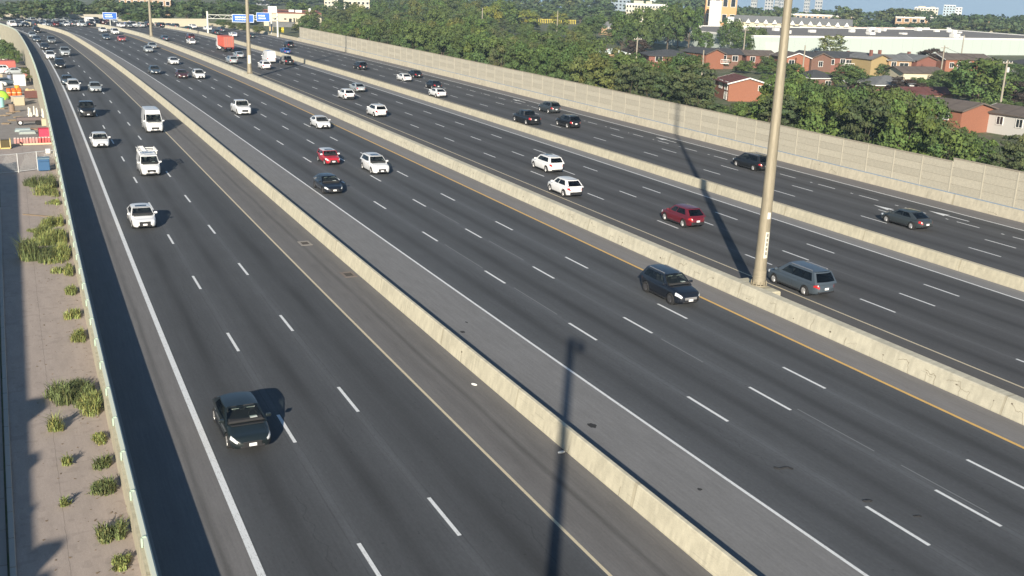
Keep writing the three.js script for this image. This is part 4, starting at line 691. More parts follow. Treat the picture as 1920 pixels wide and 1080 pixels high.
function shape(sp) {
  const h = sp.L / 2, top = [[-h, sp.tail * 0.8], [-h + 0.05, sp.tail], [-h + 0.18, sp.deck * 0.985], [sp.base, sp.deck], [sp.cowl, sp.belt], [h - 0.55, sp.hood], [h - 0.2, (sp.hood + sp.nose) / 2 + 0.05], [h - 0.04, sp.nose], [h, sp.nose * 0.9]];
  const bot = [[-h, 0.42], [-h + 0.12, 0.30], [-h + 0.5, 0.21], [h - 0.5, 0.2], [h - 0.1, 0.24], [h, 0.32]];
  const plan = [...(sp.bed || sp.van ? [[-h, 0.68], [-h + 0.08, 0.82], [-h + 0.3, 0.925], [-h + 0.8, 0.98]] : [[-h, 0.56], [-h + 0.1, 0.72], [-h + 0.35, 0.85], [-h + 0.9, 0.94], [-h + 1.5, 0.985]]), [-0.3, 1], [h - 1.3, 0.99], [h - 0.75, 0.965], [h - 0.4, 0.91], [h - 0.18, 0.82], [h - 0.06, 0.7], [h, 0.56]];
  return { top: x => smoothPl(top, x, 0.06), bot: x => smoothPl(bot, x, 0.06), half: x => smoothPl(plan, x, 0.05) * sp.W / 2 };
}
function bodyGeo(sp, lite) {
  const f = shape(sp), h = sp.L / 2, n = lite ? 16 : 34, pos = [], uv = [], idx = [], m = (SEC.length - 1) * 2;
  const xs = []; for (let i = 0; i <= n; i++) { const t = i / n; xs.push(-h + sp.L * (t + 0.055 * Math.sin(2 * Math.PI * t) * -1)); }
  for (const x of xs) {
    const b = f.bot(x), t = f.top(x), w = f.half(x);
    for (let j = 0; j < m; j++) { const q = j < SEC.length ? SEC[j] : SEC[m - j], sg = j < SEC.length ? 1 : -1; pos.push(x, b + (t - b) * q[1], sg * w * q[0]); uv.push(x, j / m); }
  }
  for (let i = 0; i < n; i++) for (let j = 0; j < m; j++) { const a = i * m + j, b = i * m + (j + 1) % m, c = a + m, d = b + m; idx.push(a, c, b, b, c, d); }
  for (const [i, flip] of [[0, 1], [n, 0]]) { const c = pos.length / 3, x = xs[i]; pos.push(x, (f.bot(x) + f.top(x)) / 2, 0); uv.push(x, 0); for (let j = 0; j < m; j++) { const a = i * m + j, b = i * m + (j + 1) % m; flip ? idx.push(c, a, b) : idx.push(c, b, a); } }
  // make sure the faces look outwards
  let g = rawGeo(pos, uv, idx); const p = g.attributes.position, nn = g.attributes.normal; let dot = 0; for (let i = 0; i < p.count; i++) dot += p.getZ(i) * nn.getZ(i); if (dot < 0) { for (let k = 0; k < idx.length; k += 3) { const q = idx[k]; idx[k] = idx[k + 1]; idx[k + 1] = q; } g = rawGeo(pos, uv, idx); }
  g = toCreasedNormals(g, 0.7);
  if (!lite) {
    try {
      const cut = mg([sp.fa, sp.ra].flatMap(x => [1, -1].map(s => { const c = new THREE.CylinderGeometry(sp.wr + 0.055, sp.wr + 0.055, 0.36, 20); c.rotateX(Math.PI / 2); c.translate(x, sp.wr, s * (sp.W / 2 - 0.08)); return c; })));
      const A = new Brush(g), B = new Brush(cut); A.updateMatrixWorld(); B.updateMatrixWorld();
      const ev = new Evaluator(); ev.useGroups = false; ev.attributes = ['position', 'normal', 'uv'];
      const r = ev.evaluate(A, B, SUBTRACTION); g = r.geometry; g.clearGroups?.();
    } catch (e) { console.log('csg', e.message); }
  }
  return g;
}
// cabin faces as functions of (u, v); the glass is a patch of the same face a few millimetres proud
function cabin(sp) {
  const wb = sp.W / 2 * 0.955, wt = sp.W / 2 * sp.wt, yb = sp.belt - 0.07, yt = sp.H - 0.07, bul = 0.17;
  const fl = (u, v) => { const w = wb + (wt - wb) * v, x = sp.cowl + (sp.rf - sp.cowl) * v; return [x + bul * (1 - u * u) * (1 - v * 0.5) - 0.04, yb + (yt - yb) * v, u * w]; };
  const bl = (u, v) => { const w = (wb + (wt - wb) * v) * 0.97, x = sp.base + (sp.rrx - sp.base) * v; return [x - 0.13 * (1 - u * u), yb + (yt - yb) * v, u * w]; };
  const sd = sg => (u, v) => { const a = fl(sg, v), b = bl(sg, v); const w = a[2] + (b[2] - a[2]) * u; return [a[0] + (b[0] - a[0]) * u, a[1] + 0.0 * v, w + sg * 0.05 * Math.sin(Math.PI * u) * (1 - 0.3 * v)]; };
  const rf = (u, v) => { const a = fl(v * 2 - 1, 1), b = bl(v * 2 - 1, 1), k = Math.sin(Math.PI * u), c = 1 - (v * 2 - 1) ** 2; const e = sd(v < 0.5 ? -1 : 1)(u, 1); const z = a[2] + (b[2] - a[2]) * u; return [a[0] + (b[0] - a[0]) * u, yt + 0.07 * Math.pow(c, 0.5) * (0.55 + 0.45 * k), z + (e[2] - z) * Math.abs(v * 2 - 1) ** 6 * 1]; };
  return { fl, bl, sd, rf };
}
function patch(fn, u0, u1, v0, v1, nu, nv, lift) {
  const pos = [], uv = [], idx = [];
  for (let i = 0; i <= nu; i++) for (let j = 0; j <= nv; j++) { const u = u0 + (u1 - u0) * i / nu, v = v0 + (v1 - v0) * j / nv; pos.push(...fn(u, v)); uv.push(u, v); }
  for (let i = 0; i < nu; i++) for (let j = 0; j < nv; j++) { const a = i * (nv + 1) + j, b = a + nv + 1; idx.push(a, b, a + 1, a + 1, b, b + 1); }
  const g = rawGeo(pos, uv, idx);
  if (lift) { const p = g.attributes.position, n = g.attributes.normal; const c = new THREE.Vector3(0, 0.9, 0), q = new THREE.Vector3(), m = new THREE.Vector3(); let dot = 0; for (let i = 0; i < p.count; i++) { q.fromBufferAttribute(p, i).sub(c); m.fromBufferAttribute(n, i); dot += q.dot(m); } const s = dot < 0 ? -1 : 1; for (let i = 0; i < p.count; i++) { p.setXYZ(i, p.getX(i) + s * lift * n.getX(i), p.getY(i) + s * lift * n.getY(i), p.getZ(i) + s * lift * n.getZ(i)); } }
  return g;
}
function wheelGeo(r, w) {
  const tyre = new THREE.LatheGeometry([[r * 0.62, -w / 2], [r * 0.93, -w / 2], [r, -w * 0.36], [r, w * 0.36], [r * 0.93, w / 2], [r * 0.62, w / 2]].map(q => new THREE.Vector2(q[0], q[1])), 20); tyre.rotateX(Math.PI / 2);
  const parts = []; const disc = new THREE.LatheGeometry([[0.001, w * 0.40], [r * 0.16, w * 0.42], [r * 0.2, w * 0.34], [r * 0.56, w * 0.34], [r * 0.64, w * 0.49], [r * 0.66, w * 0.3]].map(q => new THREE.Vector2(q[0], q[1])), 20); disc.rotateX(Math.PI / 2);
  for (let k = 0; k < 5; k++) { const b = bx(r * 0.5, r * 0.15, 0.03, r * 0.36, 0, w * 0.42); b.rotateZ(k * 1.2566); parts.push(b); }
  return { tyre, rim: mg([disc, ...parts]) };
}
function frameGrid(fn, us, vs, wins) {
  const pos = [], uv = [], idx = [];
  for (const u of us) for (const v of vs) { pos.push(...fn(u, v)); uv.push(u, v); }
  for (let i = 0; i < us.length - 1; i++) for (let j = 0; j < vs.length - 1; j++) { const u = (us[i] + us[i + 1]) / 2, v = (vs[j] + vs[j + 1]) / 2; if (wins.some(w => u > w[0] && u < w[1] && v > w[2] && v < w[3])) continue; const a = i * vs.length + j, b = a + vs.length; idx.push(a, b, a + 1, a + 1, b, b + 1); }
  return rawGeo(pos, uv, idx);
}
const steps = (a, b, n, extra) => { const r = []; for (let i = 0; i <= n; i++) r.push(a + (b - a) * i / n); for (const e of extra) if (!r.some(q => Math.abs(q - e) < 0.012)) r.push(e); else r[r.findIndex(q => Math.abs(q - e) < 0.012)] = e; return r.sort((x, y) => x - y); };
const clearGlass = new THREE.MeshPhysicalMaterial({ color: RGB(0.62, 0.68, 0.66), roughness: 0.03, transmission: 1, thickness: 0, ior: 1.5 }), tintGlass = new THREE.MeshPhysicalMaterial({ color: RGB(0.16, 0.18, 0.18), roughness: 0.03, transmission: 1, thickness: 0, ior: 1.5 });
const seatM = std(RGB(0.03, 0.03, 0.032), 0.8), liningM = std(RGB(0.022, 0.022, 0.024), 0.9), visorM = std(RGB(0.62, 0.66, 0.62), 0.8);
const protos = {};
function buildCar(kind, lite) {
  const sp = SPEC[kind], f = shape(sp), c = cabin(sp), g = new THREE.Group(), P = paint('white'), h = sp.L / 2;
  const put = (n, geo, mat, par = g) => { const m = new THREE.Mesh(geo, mat); m.name = n; m.castShadow = m.receiveShadow = true; par.add(m); return m; };
  put('body', bodyGeo(sp, lite), P).userData.p = 1;
  const N = lite ? 3 : 8, wv = sp.wv ?? [0.1, 0.95], sv = sp.sv ?? [0.24, 0.9];
  if (lite) {
    const shell = toCreasedNormals(mergeVertices(mg([patch(c.fl, -1, 1, 0, 1, N, N), patch(c.bl, -1, 1, 0, 1, N, N), patch(c.sd(1), 0, 1, 0, 1, N, N), patch(c.sd(-1), 0, 1, 0, 1, N, N), patch(c.rf, 0, 1, 0, 1, N, N)]), 1e-3), 0.9);
    const cab = put('cabin', shell, P); cab.userData.p = 1; cab.userData.roof = 1;
  } else {
    const fw = [[-0.94, 0.94, wv[0], wv[1]]], bw = sp.van ? [] : [[-0.84, 0.84, 0.2, 0.9]], sw = sp.wins.map(([a, b]) => [a, b, sv[0], sv[1]]);
    const sideF = sg => frameGrid(c.sd(sg), steps(0, 1, N, sw.flatMap(w => [w[0], w[1]])), steps(0, 1, 5, sv), sw);
    const pillars = toCreasedNormals(mergeVertices(mg([frameGrid(c.fl, steps(-1, 1, N, [-0.94, 0.94]), steps(0, 1, 5, wv), fw), frameGrid(c.bl, steps(-1, 1, N, [-0.84, 0.84]), steps(0, 1, 5, [0.2, 0.9]), bw), sideF(1), sideF(-1)]), 1e-3), 0.9);
    put('pillars', pillars, P).userData.p = 1;
    const roofP = put('roof', patch(c.rf, 0, 1, 0, 1, N + 2, N + 2), P); roofP.userData.p = 1; roofP.userData.roof = 1;
    const mid = (sp.cowl + sp.base) / 2, len = sp.cowl - sp.base, yt = Math.max(sp.belt, sp.deck) + 0.025;
    put('interior_lining', mg([rb(len - 0.16, 0.05, sp.W * 0.84, mid, yt, 0, 0.02), rb(0.42, 0.12, sp.W * 0.78, sp.cowl - 0.26, yt + 0.04, 0, 0.05)]), liningM);
    for (const x of sp.van ? [sp.rf - 0.55] : [sp.rf - 0.5, Math.max(sp.rf - 1.4, sp.rrx + 0.25)]) for (const z of [-0.38, 0.38]) put('seat', mg([rb(0.16, 0.42, 0.48, x, yt + 0.14, z, 0.06), rb(0.1, 0.18, 0.26, x - 0.02, Math.min(yt + 0.43, sp.H - 0.18), z, 0.05)]), seatM);
    put('steering_wheel', new THREE.TorusGeometry(0.17, 0.016, 6, 18).rotateY(Math.PI / 2).rotateZ(0.35).translate(sp.cowl - 0.62, yt + 0.1, -0.37), liningM);
    put('inner_mirror', rb(0.03, 0.06, 0.22, sp.rf + 0.08, sp.H - 0.2, 0, 0.02), liningM);
  }
  put('windshield', patch(c.fl, -0.94, 0.94, wv[0], wv[1], N, 4, lite ? 0.008 : 0.002), lite ? glassM : clearGlass);
  if (lite || !sp.van) put('rear_window', patch(c.bl, -0.84, 0.84, 0.2, 0.9, N, 4, lite ? 0.008 : 0.002), lite ? (sp.van ? P : glassM) : tintGlass).userData.p = lite && sp.van ? 1 : 0;
  for (const sg of [1, -1]) sp.wins.forEach(([a, b], wi) => put('side_window', patch(c.sd(sg), a, b, sv[0], sv[1], lite ? 2 : 5, 3, lite ? 0.007 : 0.002), lite ? glassM : (wi ? tintGlass : clearGlass)));
  // wheels
  const w = wheelGeo(sp.wr, 0.22);
  for (const x of [sp.fa, sp.ra]) for (const sg of [1, -1]) {
    const wh = new THREE.Group(); wh.name = 'wheel'; wh.position.set(x, sp.wr, sg * (sp.W / 2 - 0.13)); if (sg < 0) wh.rotation.y = Math.PI; g.add(wh);
    put('tyre', w.tyre, tyreM, wh); put('rim', w.rim, rimM, wh);
  }
  if (!lite) put('wheel_arch_liner', mg([sp.fa, sp.ra].flatMap(x => [1, -1].map(s => { const q = new THREE.CylinderGeometry(sp.wr + 0.05, sp.wr + 0.05, 0.3, 18, 1, false); q.rotateX(Math.PI / 2); q.translate(x, sp.wr, s * (sp.W / 2 - 0.36)); return q; }))), trimM);
  // lamps, grille, bumper, plates
  const side = (x0, x1, y0, y1, sg) => patch((u, v) => { const x = x0 + (x1 - x0) * u, b = f.bot(x), t = f.top(x), wd = f.half(x), k = y0 + (y1 - y0) * v; let q = 0; for (let i = 1; i < SEC.length; i++) if (SEC[i][1] >= k && SEC[i][1] > SEC[i - 1][1]) { const t2 = (k - SEC[i - 1][1]) / (SEC[i][1] - SEC[i - 1][1]); q = SEC[i - 1][0] + (SEC[i][0] - SEC[i - 1][0]) * t2; break; } return [x, b + (t - b) * k, sg * wd * q]; }, 0, 1, 0, 1, 6, 3, 0.008);
  for (const sg of [1, -1]) {
    put('headlight', side(h - 0.5, h - 0.06, 0.66, 0.9, sg), lampM);
    put('taillight', side(-h + 0.02, -h + 0.34, 0.62, 0.9, sg), tailM);
    if (!lite || 1) put('mirror', rb(0.14, 0.16, 0.24, sp.cowl - 0.32, sp.belt + 0.1, sg * (sp.W / 2 + 0.06), 0.05), P).userData.p = 1;
  }
  const ny = sp.nose * 0.8;
  put('grille', rb(0.05, sp.nose * (kind === 'sedan' ? 0.42 : 0.34), sp.W * 0.42, h - 0.005, ny * 0.92, 0, 0.03), trimM);
  put('front_plate', bx(0.02, 0.13, 0.31, h + 0.03, 0.45, 0), plateM);
  put('rear_plate', bx(0.02, 0.14, 0.31, -h - 0.012, sp.tail * 0.72, 0), plateM);
  put('front_bumper', rb(0.12, 0.13, sp.W * 0.56, h - 0.045, 0.345, 0, 0.04), trimM);
  put('rear_bumper', rb(0.12, sp.clad ? 0.26 : 0.12, sp.W * 0.66, -h + 0.05, sp.clad ? 0.48 : 0.42, 0, 0.04), trimM);
  if (!lite) {
    const sill = mg([1, -1].map(s => rb(sp.fa - sp.ra - 2 * sp.wr - 0.2, 0.1, 0.06, (sp.fa + sp.ra) / 2, 0.27, s * (sp.W / 2 - 0.02), 0.02)));
    put('sill', sill, trimM);
    for (const sg of [1, -1]) for (const u of sp.van ? [0.28] : [0.32, 0.62]) { const q = c.sd(sg)(u, 0); put('door_handle', rb(0.18, 0.03, 0.03, q[0], sp.belt - 0.13, sg * (sp.W / 2 * 0.985), 0.012), P).userData.p = 1; }
    for (const sg of [1, -1]) { // door gaps
      for (const u of sp.van ? [0.03, 0.33] : [0.07, 0.47, 0.84]) { const x = c.sd(sg)(u, 0)[0]; put('door_gap', side(x - 0.007, x + 0.007, 0.1, 0.95, sg), trimM); }
    }
    put('cowl_panel', rb(0.16, 0.03, sp.W * 0.74, sp.cowl + 0.06, sp.belt - 0.015, 0, 0.012), trimM);
    if (!sp.van) put('hood_gap', mg([1, -1].map(s => bx(sp.L / 2 - sp.cowl - 0.5, 0.006, 0.012, (sp.cowl + h - 0.45) / 2, 0, 0).rotateZ(0).translate(0, 0, 0).applyMatrix4(new THREE.Matrix4().makeTranslation(0, 0, s * sp.W * 0.36)).applyMatrix4(new THREE.Matrix4().makeTranslation(0, (f.top((sp.cowl + h - 0.45) / 2)) - 0.012, 0)))), trimM);
  }
  if (sp.rails) for (const sg of [1, -1]) put('roof_rail', rb((sp.rf - sp.rrx) * 0.8, 0.05, 0.045, (sp.rf + sp.rrx) / 2, sp.H - 0.01, sg * sp.W / 2 * sp.wt * 0.86, 0.02), chromeM);
  if (sp.bed) { const x0 = -h + 0.16, x1 = sp.base - 0.06; put('bed_cover', rb(x1 - x0, 0.05, sp.W * 0.78, (x0 + x1) / 2, sp.deck + 0.03, 0, 0.02), trimM); }
  if (sp.rack) {
    const rk = std(RGB(0.75, 0.75, 0.74), 0.5); const y = sp.H + 0.02;
    for (const x of [0.4, -0.6, -1.6]) put('rack_bar', mg([bx(0.06, 0.06, 1.66, x, y + 0.3, 0), bx(0.06, 0.34, 0.06, x, y + 0.13, 0.78), bx(0.06, 0.34, 0.06, x, y + 0.13, -0.78)]), rk);
    for (const z of [0.2, 0.62]) put('ladder_stile', bx(3.1, 0.07, 0.04, -0.7, y + 0.38, z), rk);
    for (let k = 0; k < 9; k++) put('ladder_rung', bx(0.035, 0.035, 0.42, -2.1 + k * 0.35, y + 0.38, 0.41), rk);
    put('side_rail', mg([bx(2.7, 0.06, 0.06, -0.6, y + 0.34, 0.83), bx(2.7, 0.06, 0.06, -0.6, y + 0.34, -0.83)]), rk);
  }
  return g;
}
function buildTruck() {
  const g = new THREE.Group(), put = (n, geo, mat, par = g) => { const m = new THREE.Mesh(geo, mat); m.name = n; m.castShadow = m.receiveShadow = true; par.add(m); return m; };
  const steel = std(RGB(0.05, 0.05, 0.055), 0.7), wm = paint('white');
  put('chassis', mg([bx(9.0, 0.28, 0.9, -0.1, 0.95, 0), bx(6.6, 0.12, 2.3, -1.2, 1.1, 0)]), steel);
  const box = put('container', rb(6.9, 2.5, 2.44, -1.25, 2.42, 0, 0.05), std(RGB(0.52, 0.11, 0.07), 0.6));
  for (let k = 0; k < 22; k++) for (const z of [1, -1]) put('corrugation', bx(0.16, 2.2, 0.05, -4.5 + k * 0.31, 2.42, z * 1.235), std(RGB(0.50, 0.10, 0.065), 0.6), box);
  for (const z of [0.6, -0.6]) put('rear_door', bx(0.05, 2.3, 1.15, -4.72, 2.42, z), std(RGB(0.42, 0.12, 0.08), 0.6), box);
  for (const z of [0.9, 0.3, -0.3, -0.9]) put('lock_bar', cyl(0.03, 0.03, 2.2, -4.77, 1.32, z, 6), chromeM, box);
  const cab = put('cab', rb(2.0, 2.2, 2.4, 3.5, 1.9, 0, 0.18, 3), wm);
  put('windshield', rb(0.05, 0.85, 2.05, 4.5, 2.3, 0, 0.02), glassM, cab); for (const z of [1.2, -1.2]) put('side_window', rb(0.8, 0.7, 0.04, 3.9, 2.35, z, 0.02), glassM, cab);
  put('fairing', rb(1.2, 0.6, 2.1, 3.1, 3.2, 0, 0.2, 3), wm, cab);
  for (const z of [1.0, -1.0]) put('fuel_tank', new THREE.CylinderGeometry(0.32, 0.32, 1.3, 14).rotateZ(Math.PI / 2).translate(1.7, 0.75, z), wm);
  const w = wheelGeo(0.5, 0.5);
  for (const x of [3.6, -2.3, -3.5]) for (const sg of [1, -1]) { const wh = new THREE.Group(); wh.name = 'wheel'; wh.position.set(x, 0.5, sg * 0.98); if (sg < 0) wh.rotation.y = Math.PI; g.add(wh); put('tyre', w.tyre, tyreM, wh); put('rim', w.rim, rimM, wh); }
  for (const z of [0.9, -0.9]) put('taillight', bx(0.05, 0.16, 0.3, -4.65, 0.95, z), tailM);
  return g;
}
const CAT = { sedan: 'car', suv: 'suv', crossover: 'suv', hatch: 'car', minivan: 'minivan', pickup: 'pickup', cargovan: 'van', servicevan: 'van', truck: 'truck' };
const NAME = { sedan: 'car', suv: 'suv', crossover: 'suv', hatch: 'hatchback', minivan: 'minivan', pickup: 'pickup_truck', cargovan: 'cargo_van', servicevan: 'service_van', truck: 'container_truck' };
function vehicle(kind, color, x, z, yaw, far, label, group, y = 0) {
  const key = kind + (far ? 'L' : '');
  const src = protos[key] ??= kind === 'truck' ? buildTruck() : buildCar(kind, !!far);
  const o = src.clone(); o.name = numbered(NAME[kind]); scene.add(o);
  const P = paint(color === 'redmini' ? 'redmini' : color);
  o.traverse(m => { if (!m.isMesh) return; if (m.userData.p) m.material = P; if (color === 'redmini' && (m.userData.roof || m.name === 'mirror')) m.material = paint('white'); m.userData = {}; if (m.name === 'rim' && ['navy'].includes(color)) m.material = rimDarkM; });
  o.position.set(x, y, z); o.rotation.y = Math.PI / 2 - yaw;
  return tag(o, label, CAT[kind], group || undefined);
}
const sunroof = (o, kind) => { const sp = SPEC[kind], c = cabin(sp); mesh('sunroof', patch(c.rf, 0.12, 0.42, 0.2, 0.8, 6, 6, 0.008), glassM, o); };
for (const [kind, color, x, z, yaw, far, label, group] of VEHICLES) {
  const o = vehicle(kind, color, x, z, yaw, far, label, group);
  if (/sunroof|roof glass|white roof/.test(label)) sunroof(o, kind);
  if (/near-black green sedan|black suv with silver grille|navy black|ladder rack|tall white cargo/.test(label)) { // pale visors folded down against the low sun
    const sp = SPEC[kind], c = cabin(sp); for (const [u, w] of [[-0.5, 0.34], [0.42, 0.3]]) { const q = c.fl(u, (sp.wv ?? [0, 0.95])[1] - 0.1); mesh('sun_visor', rb(0.16, 0.015, w, 0, 0, 0, 0.006).rotateZ(0.5).translate(q[0] - 0.12, q[1] - 0.02, q[2]), visorM, o); }
    const q = c.fl(-0.4, 0.1); mesh('dash_paper', bx(0.2, 0.01, 0.3, q[0] - 0.3, Math.max(sp.belt, sp.deck) + 0.13, q[2]), visorM, o);
  }
  if (/silver grille/.test(label)) { const sp = SPEC[kind]; mesh('grille_bar', rb(0.03, 0.16, sp.W * 0.46, sp.L / 2 + 0.015, sp.nose * 0.78, 0, 0.02), chromeM, o); }
  if (/large black grille/.test(label)) { const sp = SPEC[kind]; mesh('grille_frame', rb(0.04, 0.36, 0.82, sp.L / 2 + 0.01, 0.5, 0, 0.08), trimM, o); }
}

// ---------------------------------------------------------------- trees: tapered trunk and limbs, crown of leaf clumps in uneven lobes
const barkM = std(RGB(0.10, 0.08, 0.06), 0.95);
const leafM = new THREE.MeshStandardMaterial({ color: 0xffffff, vertexColors: true, roughness: 0.85, side: THREE.DoubleSide });
function crownGeo(o) {
  const pos = [], col = [], nor = [], N = o.n, lobes = [];
  const nl = o.lobes;
  for (let i = 0; i < nl; i++) {
    const a = i * 2.39996 + rr(-0.4, 0.4), k = (i + 0.5) / nl, y = o.y0 + (1 - o.y0) * (0.12 + 0.78 * Math.pow(k, o.yp ?? 0.9));
    const rad = o.spread * Math.sqrt(Math.max(0.02, 1 - Math.pow((y - o.mid) / (1.02 - o.mid + (y < o.mid ? o.mid - o.y0 - (1.02 - o.mid) + 0.12 : 0)), 2))) * rr(0.55, 0.85);
    lobes.push({ x: Math.cos(a) * rad, y, z: Math.sin(a) * rad, r: o.lr * rr(0.7, 1.25), c: rr(0.78, 1.22), h: rr(-1, 1) });
  }
  const A = new THREE.Vector3(), B = new THREE.Vector3(), n = new THREE.Vector3(), p = new THREE.Vector3();
  for (let i = 0; i < N; i++) {
    const L = lobes[Math.floor(rnd() * nl)];
    let th = Math.acos(rr(-0.75, 1)), ph = rr(0, 6.283);
    n.set(Math.sin(th) * Math.cos(ph), Math.cos(th), Math.sin(th) * Math.sin(ph));
    const lump = 0.78 + 0.28 * Math.sin(ph * 3 + L.c * 9) * Math.sin(th * 4 + L.h * 5);
    const rad = L.r * lump * (rnd() < 0.18 ? rr(0.5, 1.18) : rr(0.86, 1.06));
    p.set(L.x + n.x * rad, L.y + n.y * rad * (o.flat ?? 0.75), L.z + n.z * rad);
    if (p.y > 1.02) p.y = 1.02 - rnd() * 0.05;
    // a leaf clump: two bent triangles facing roughly outwards
    n.x += rr(-0.75, 0.75); n.y += rr(-0.5, 0.75); n.z += rr(-0.75, 0.75); n.normalize();
    A.set(rr(-1, 1), rr(-1, 1) - (o.droop ?? 0), rr(-1, 1)).cross(n).normalize(); B.crossVectors(n, A);
    const s = o.leaf * rr(0.6, 1.35), t = s * rr(0.5, 0.9), q = s * rr(-0.25, 0.25);
    const v = [[p.x - A.x * s, p.y - A.y * s, p.z - A.z * s], [p.x + B.x * t + n.x * q, p.y + B.y * t + n.y * q, p.z + B.z * t + n.z * q], [p.x + A.x * s, p.y + A.y * s, p.z + A.z * s], [p.x - B.x * t + n.x * q, p.y - B.y * t + n.y * q, p.z - B.z * t + n.z * q]];
    const k = L.c * rr(0.7, 1.3), hue = L.h * 0.12 + rr(-0.1, 0.1);
    for (const j of [0, 1, 2, 0, 2, 3]) { pos.push(...v[j]); col.push(o.c[0] * k * (1 + hue), o.c[1] * k, o.c[2] * k * (1 - hue)); }
  }
  const g = new THREE.BufferGeometry(); g.setAttribute('position', new THREE.Float32BufferAttribute(pos, 3)); g.setAttribute('color', new THREE.Float32BufferAttribute(col, 3)); g.computeVertexNormals();
  return { g, lobes };
}
function treeProto(o) {
  const { g, lobes } = crownGeo(o), parts = [bar([0, -0.02, 0], [rr(-0.02, 0.02), o.y0 + 0.25, rr(-0.02, 0.02)], 0.026, 7, 0.017)];
  for (const L of lobes.slice(0, o.limbs ?? 7)) parts.push(bar([0, o.y0 * rr(0.7, 1.2) + 0.05, 0], [L.x * 0.9, L.y, L.z * 0.9], 0.012, 5, 0.003));
  return { crown: g, trunk: mg(parts) };
}
const TP = {};
const base = { n: 3800, lobes: 18, y0: 0.18, mid: 0.5, spread: 0.42, lr: 0.185, leaf: 0.0245 };
const KIND = {
  oak: [{ ...base, c: [0.056, 0.090, 0.022] }, { ...base, lobes: 19, lr: 0.17, c: [0.048, 0.080, 0.021] }],
  oak2: [{ ...base, lobes: 12, lr: 0.22, c: [0.065, 0.101, 0.028] }],
  ash: [{ ...base, lobes: 17, spread: 0.40, y0: 0.12, c: [0.070, 0.113, 0.028] }, { ...base, lobes: 22, lr: 0.15, spread: 0.43, c: [0.062, 0.104, 0.024] }],
  ash2: [{ ...base, lobes: 14, y0: 0.1, c: [0.086, 0.130, 0.028] }],
  olive: [{ ...base, lobes: 16, y0: 0.08, lr: 0.17, c: [0.095, 0.115, 0.031] }],
  yellow: [{ ...base, lobes: 13, y0: 0.1, c: [0.168, 0.180, 0.028] }],
  purple: [{ ...base, lobes: 14, y0: 0.12, c: [0.041, 0.028, 0.022] }],
  willow: [{ ...base, lobes: 18, lr: 0.15, droop: 1.2, n: 1500, leaf: 0.03, y0: 0.15, c: [0.119, 0.142, 0.052] }],
  pine: [{ ...base, n: 3000, lobes: 24, flat: 0.32, lr: 0.16, spread: 0.40, y0: 0.1, mid: 0.35, yp: 1.0, limbs: 14, c: [0.047, 0.068, 0.026] }, { ...base, n: 2600, lobes: 20, flat: 0.28, lr: 0.18, spread: 0.44, y0: 0.14, mid: 0.4, limbs: 14, c: [0.055, 0.074, 0.029] }],
  open: [{ ...base, n: 1900, lobes: 20, lr: 0.13, spread: 0.44, y0: 0.2, limbs: 18, leaf: 0.024, c: [0.079, 0.095, 0.037] }],
  farA: [{ ...base, n: 520, lobes: 11, leaf: 0.065, y0: 0.1, c: [0.056, 0.090, 0.031] }, { ...base, n: 520, lobes: 9, leaf: 0.065, y0: 0.06, lr: 0.22, c: [0.048, 0.079, 0.029] }],
  farB: [{ ...base, n: 520, lobes: 12, leaf: 0.062, y0: 0.1, c: [0.072, 0.095, 0.034] }],
};
const groundAt = (x, z) => (Math.hypot(x, z) > 800 ? -(Math.hypot(x, z) - 800) * 0.03 : 0) - 0.05;
const bySize = TREES.map((t, i) => [i, t[3] * t[4] / (t[1] * t[1] + t[2] * t[2])]).sort((a, b) => b[1] - a[1]), single_ = new Set(bySize.slice(0, 288).map(q => q[0])), distant = [];
TREES.forEach(([kind, x, z, h, w, li], i) => {
  const arr = TP[kind] ??= KIND[kind].map(treeProto), p = arr[i % arr.length], sw = w / 0.98, turn = rr(0, 6.283), sx = sw * rr(0.92, 1.08), sz = sw * rr(0.92, 1.08);
  if (!single_.has(i)) { distant.push(p.crown.clone().applyMatrix4(new THREE.Matrix4().makeRotationY(turn).scale(new THREE.Vector3(sx, h, sz)).setPosition(x, groundAt(x, z), z))); return; }
  const t = thing('tree', TREE_LABELS[li], h < 2.6 ? 'shrub' : 'tree', [x, groundAt(x, z), z], turn, TREE_LABELS[li].replace(/^(\w)/, 'trees: $1'));
  mesh('trunk', p.trunk, barkM, t); mesh('crown', p.crown, leafM, t); t.scale.set(sx, h, sz);
});
{ const m = single('distant_trees', mergeGeometries(distant), leafM, 'band of tiny distant trees along the skyline', 'trees'); m.userData.kind = 'stuff'; }

// ---------------------------------------------------------------- houses beyond the trees
const brickTex = (c, r) => tex(256, 256, (u, v) => { const k = 0.8 + 0.3 * grainN(u * 128, v * 128) + 0.2 * (midN(u * 32, v * 32) - 0.5), row = (v * 32) % 1 < 0.14 ? 0.5 : 0; return c.map((q, i) => q * k * (1 - row * 0.35) + row * 0.08); });
const brickM = { orange: [0.28, 0.112, 0.066], red: [0.21, 0.085, 0.064], brown: [0.17, 0.092, 0.068], yellow: [0.36, 0.27, 0.13], tan: [0.38, 0.25, 0.15] };
const wallMat = {}; for (const k in brickM) { const t = brickTex(brickM[k]); t.repeat.set(0.4, 0.4); wallMat[k] = std(0xffffff, 0.9, { map: t }); }
wallMat.white = std(RGB(0.50, 0.50, 0.49), 0.8); wallMat.cream = std(RGB(0.55, 0.50, 0.38), 0.85);
const roofTex = c => { const t = tex(256, 256, (u, v) => { const k = 0.75 + 0.3 * grainN(u * 128, v * 64) + 0.25 * midN(u * 30, v * 16), row = (v * 24) % 1 < 0.2 ? 0.8 : 1; return c.map(q => q * k * row); }); t.repeat.set(0.16, 0.16); return t; };
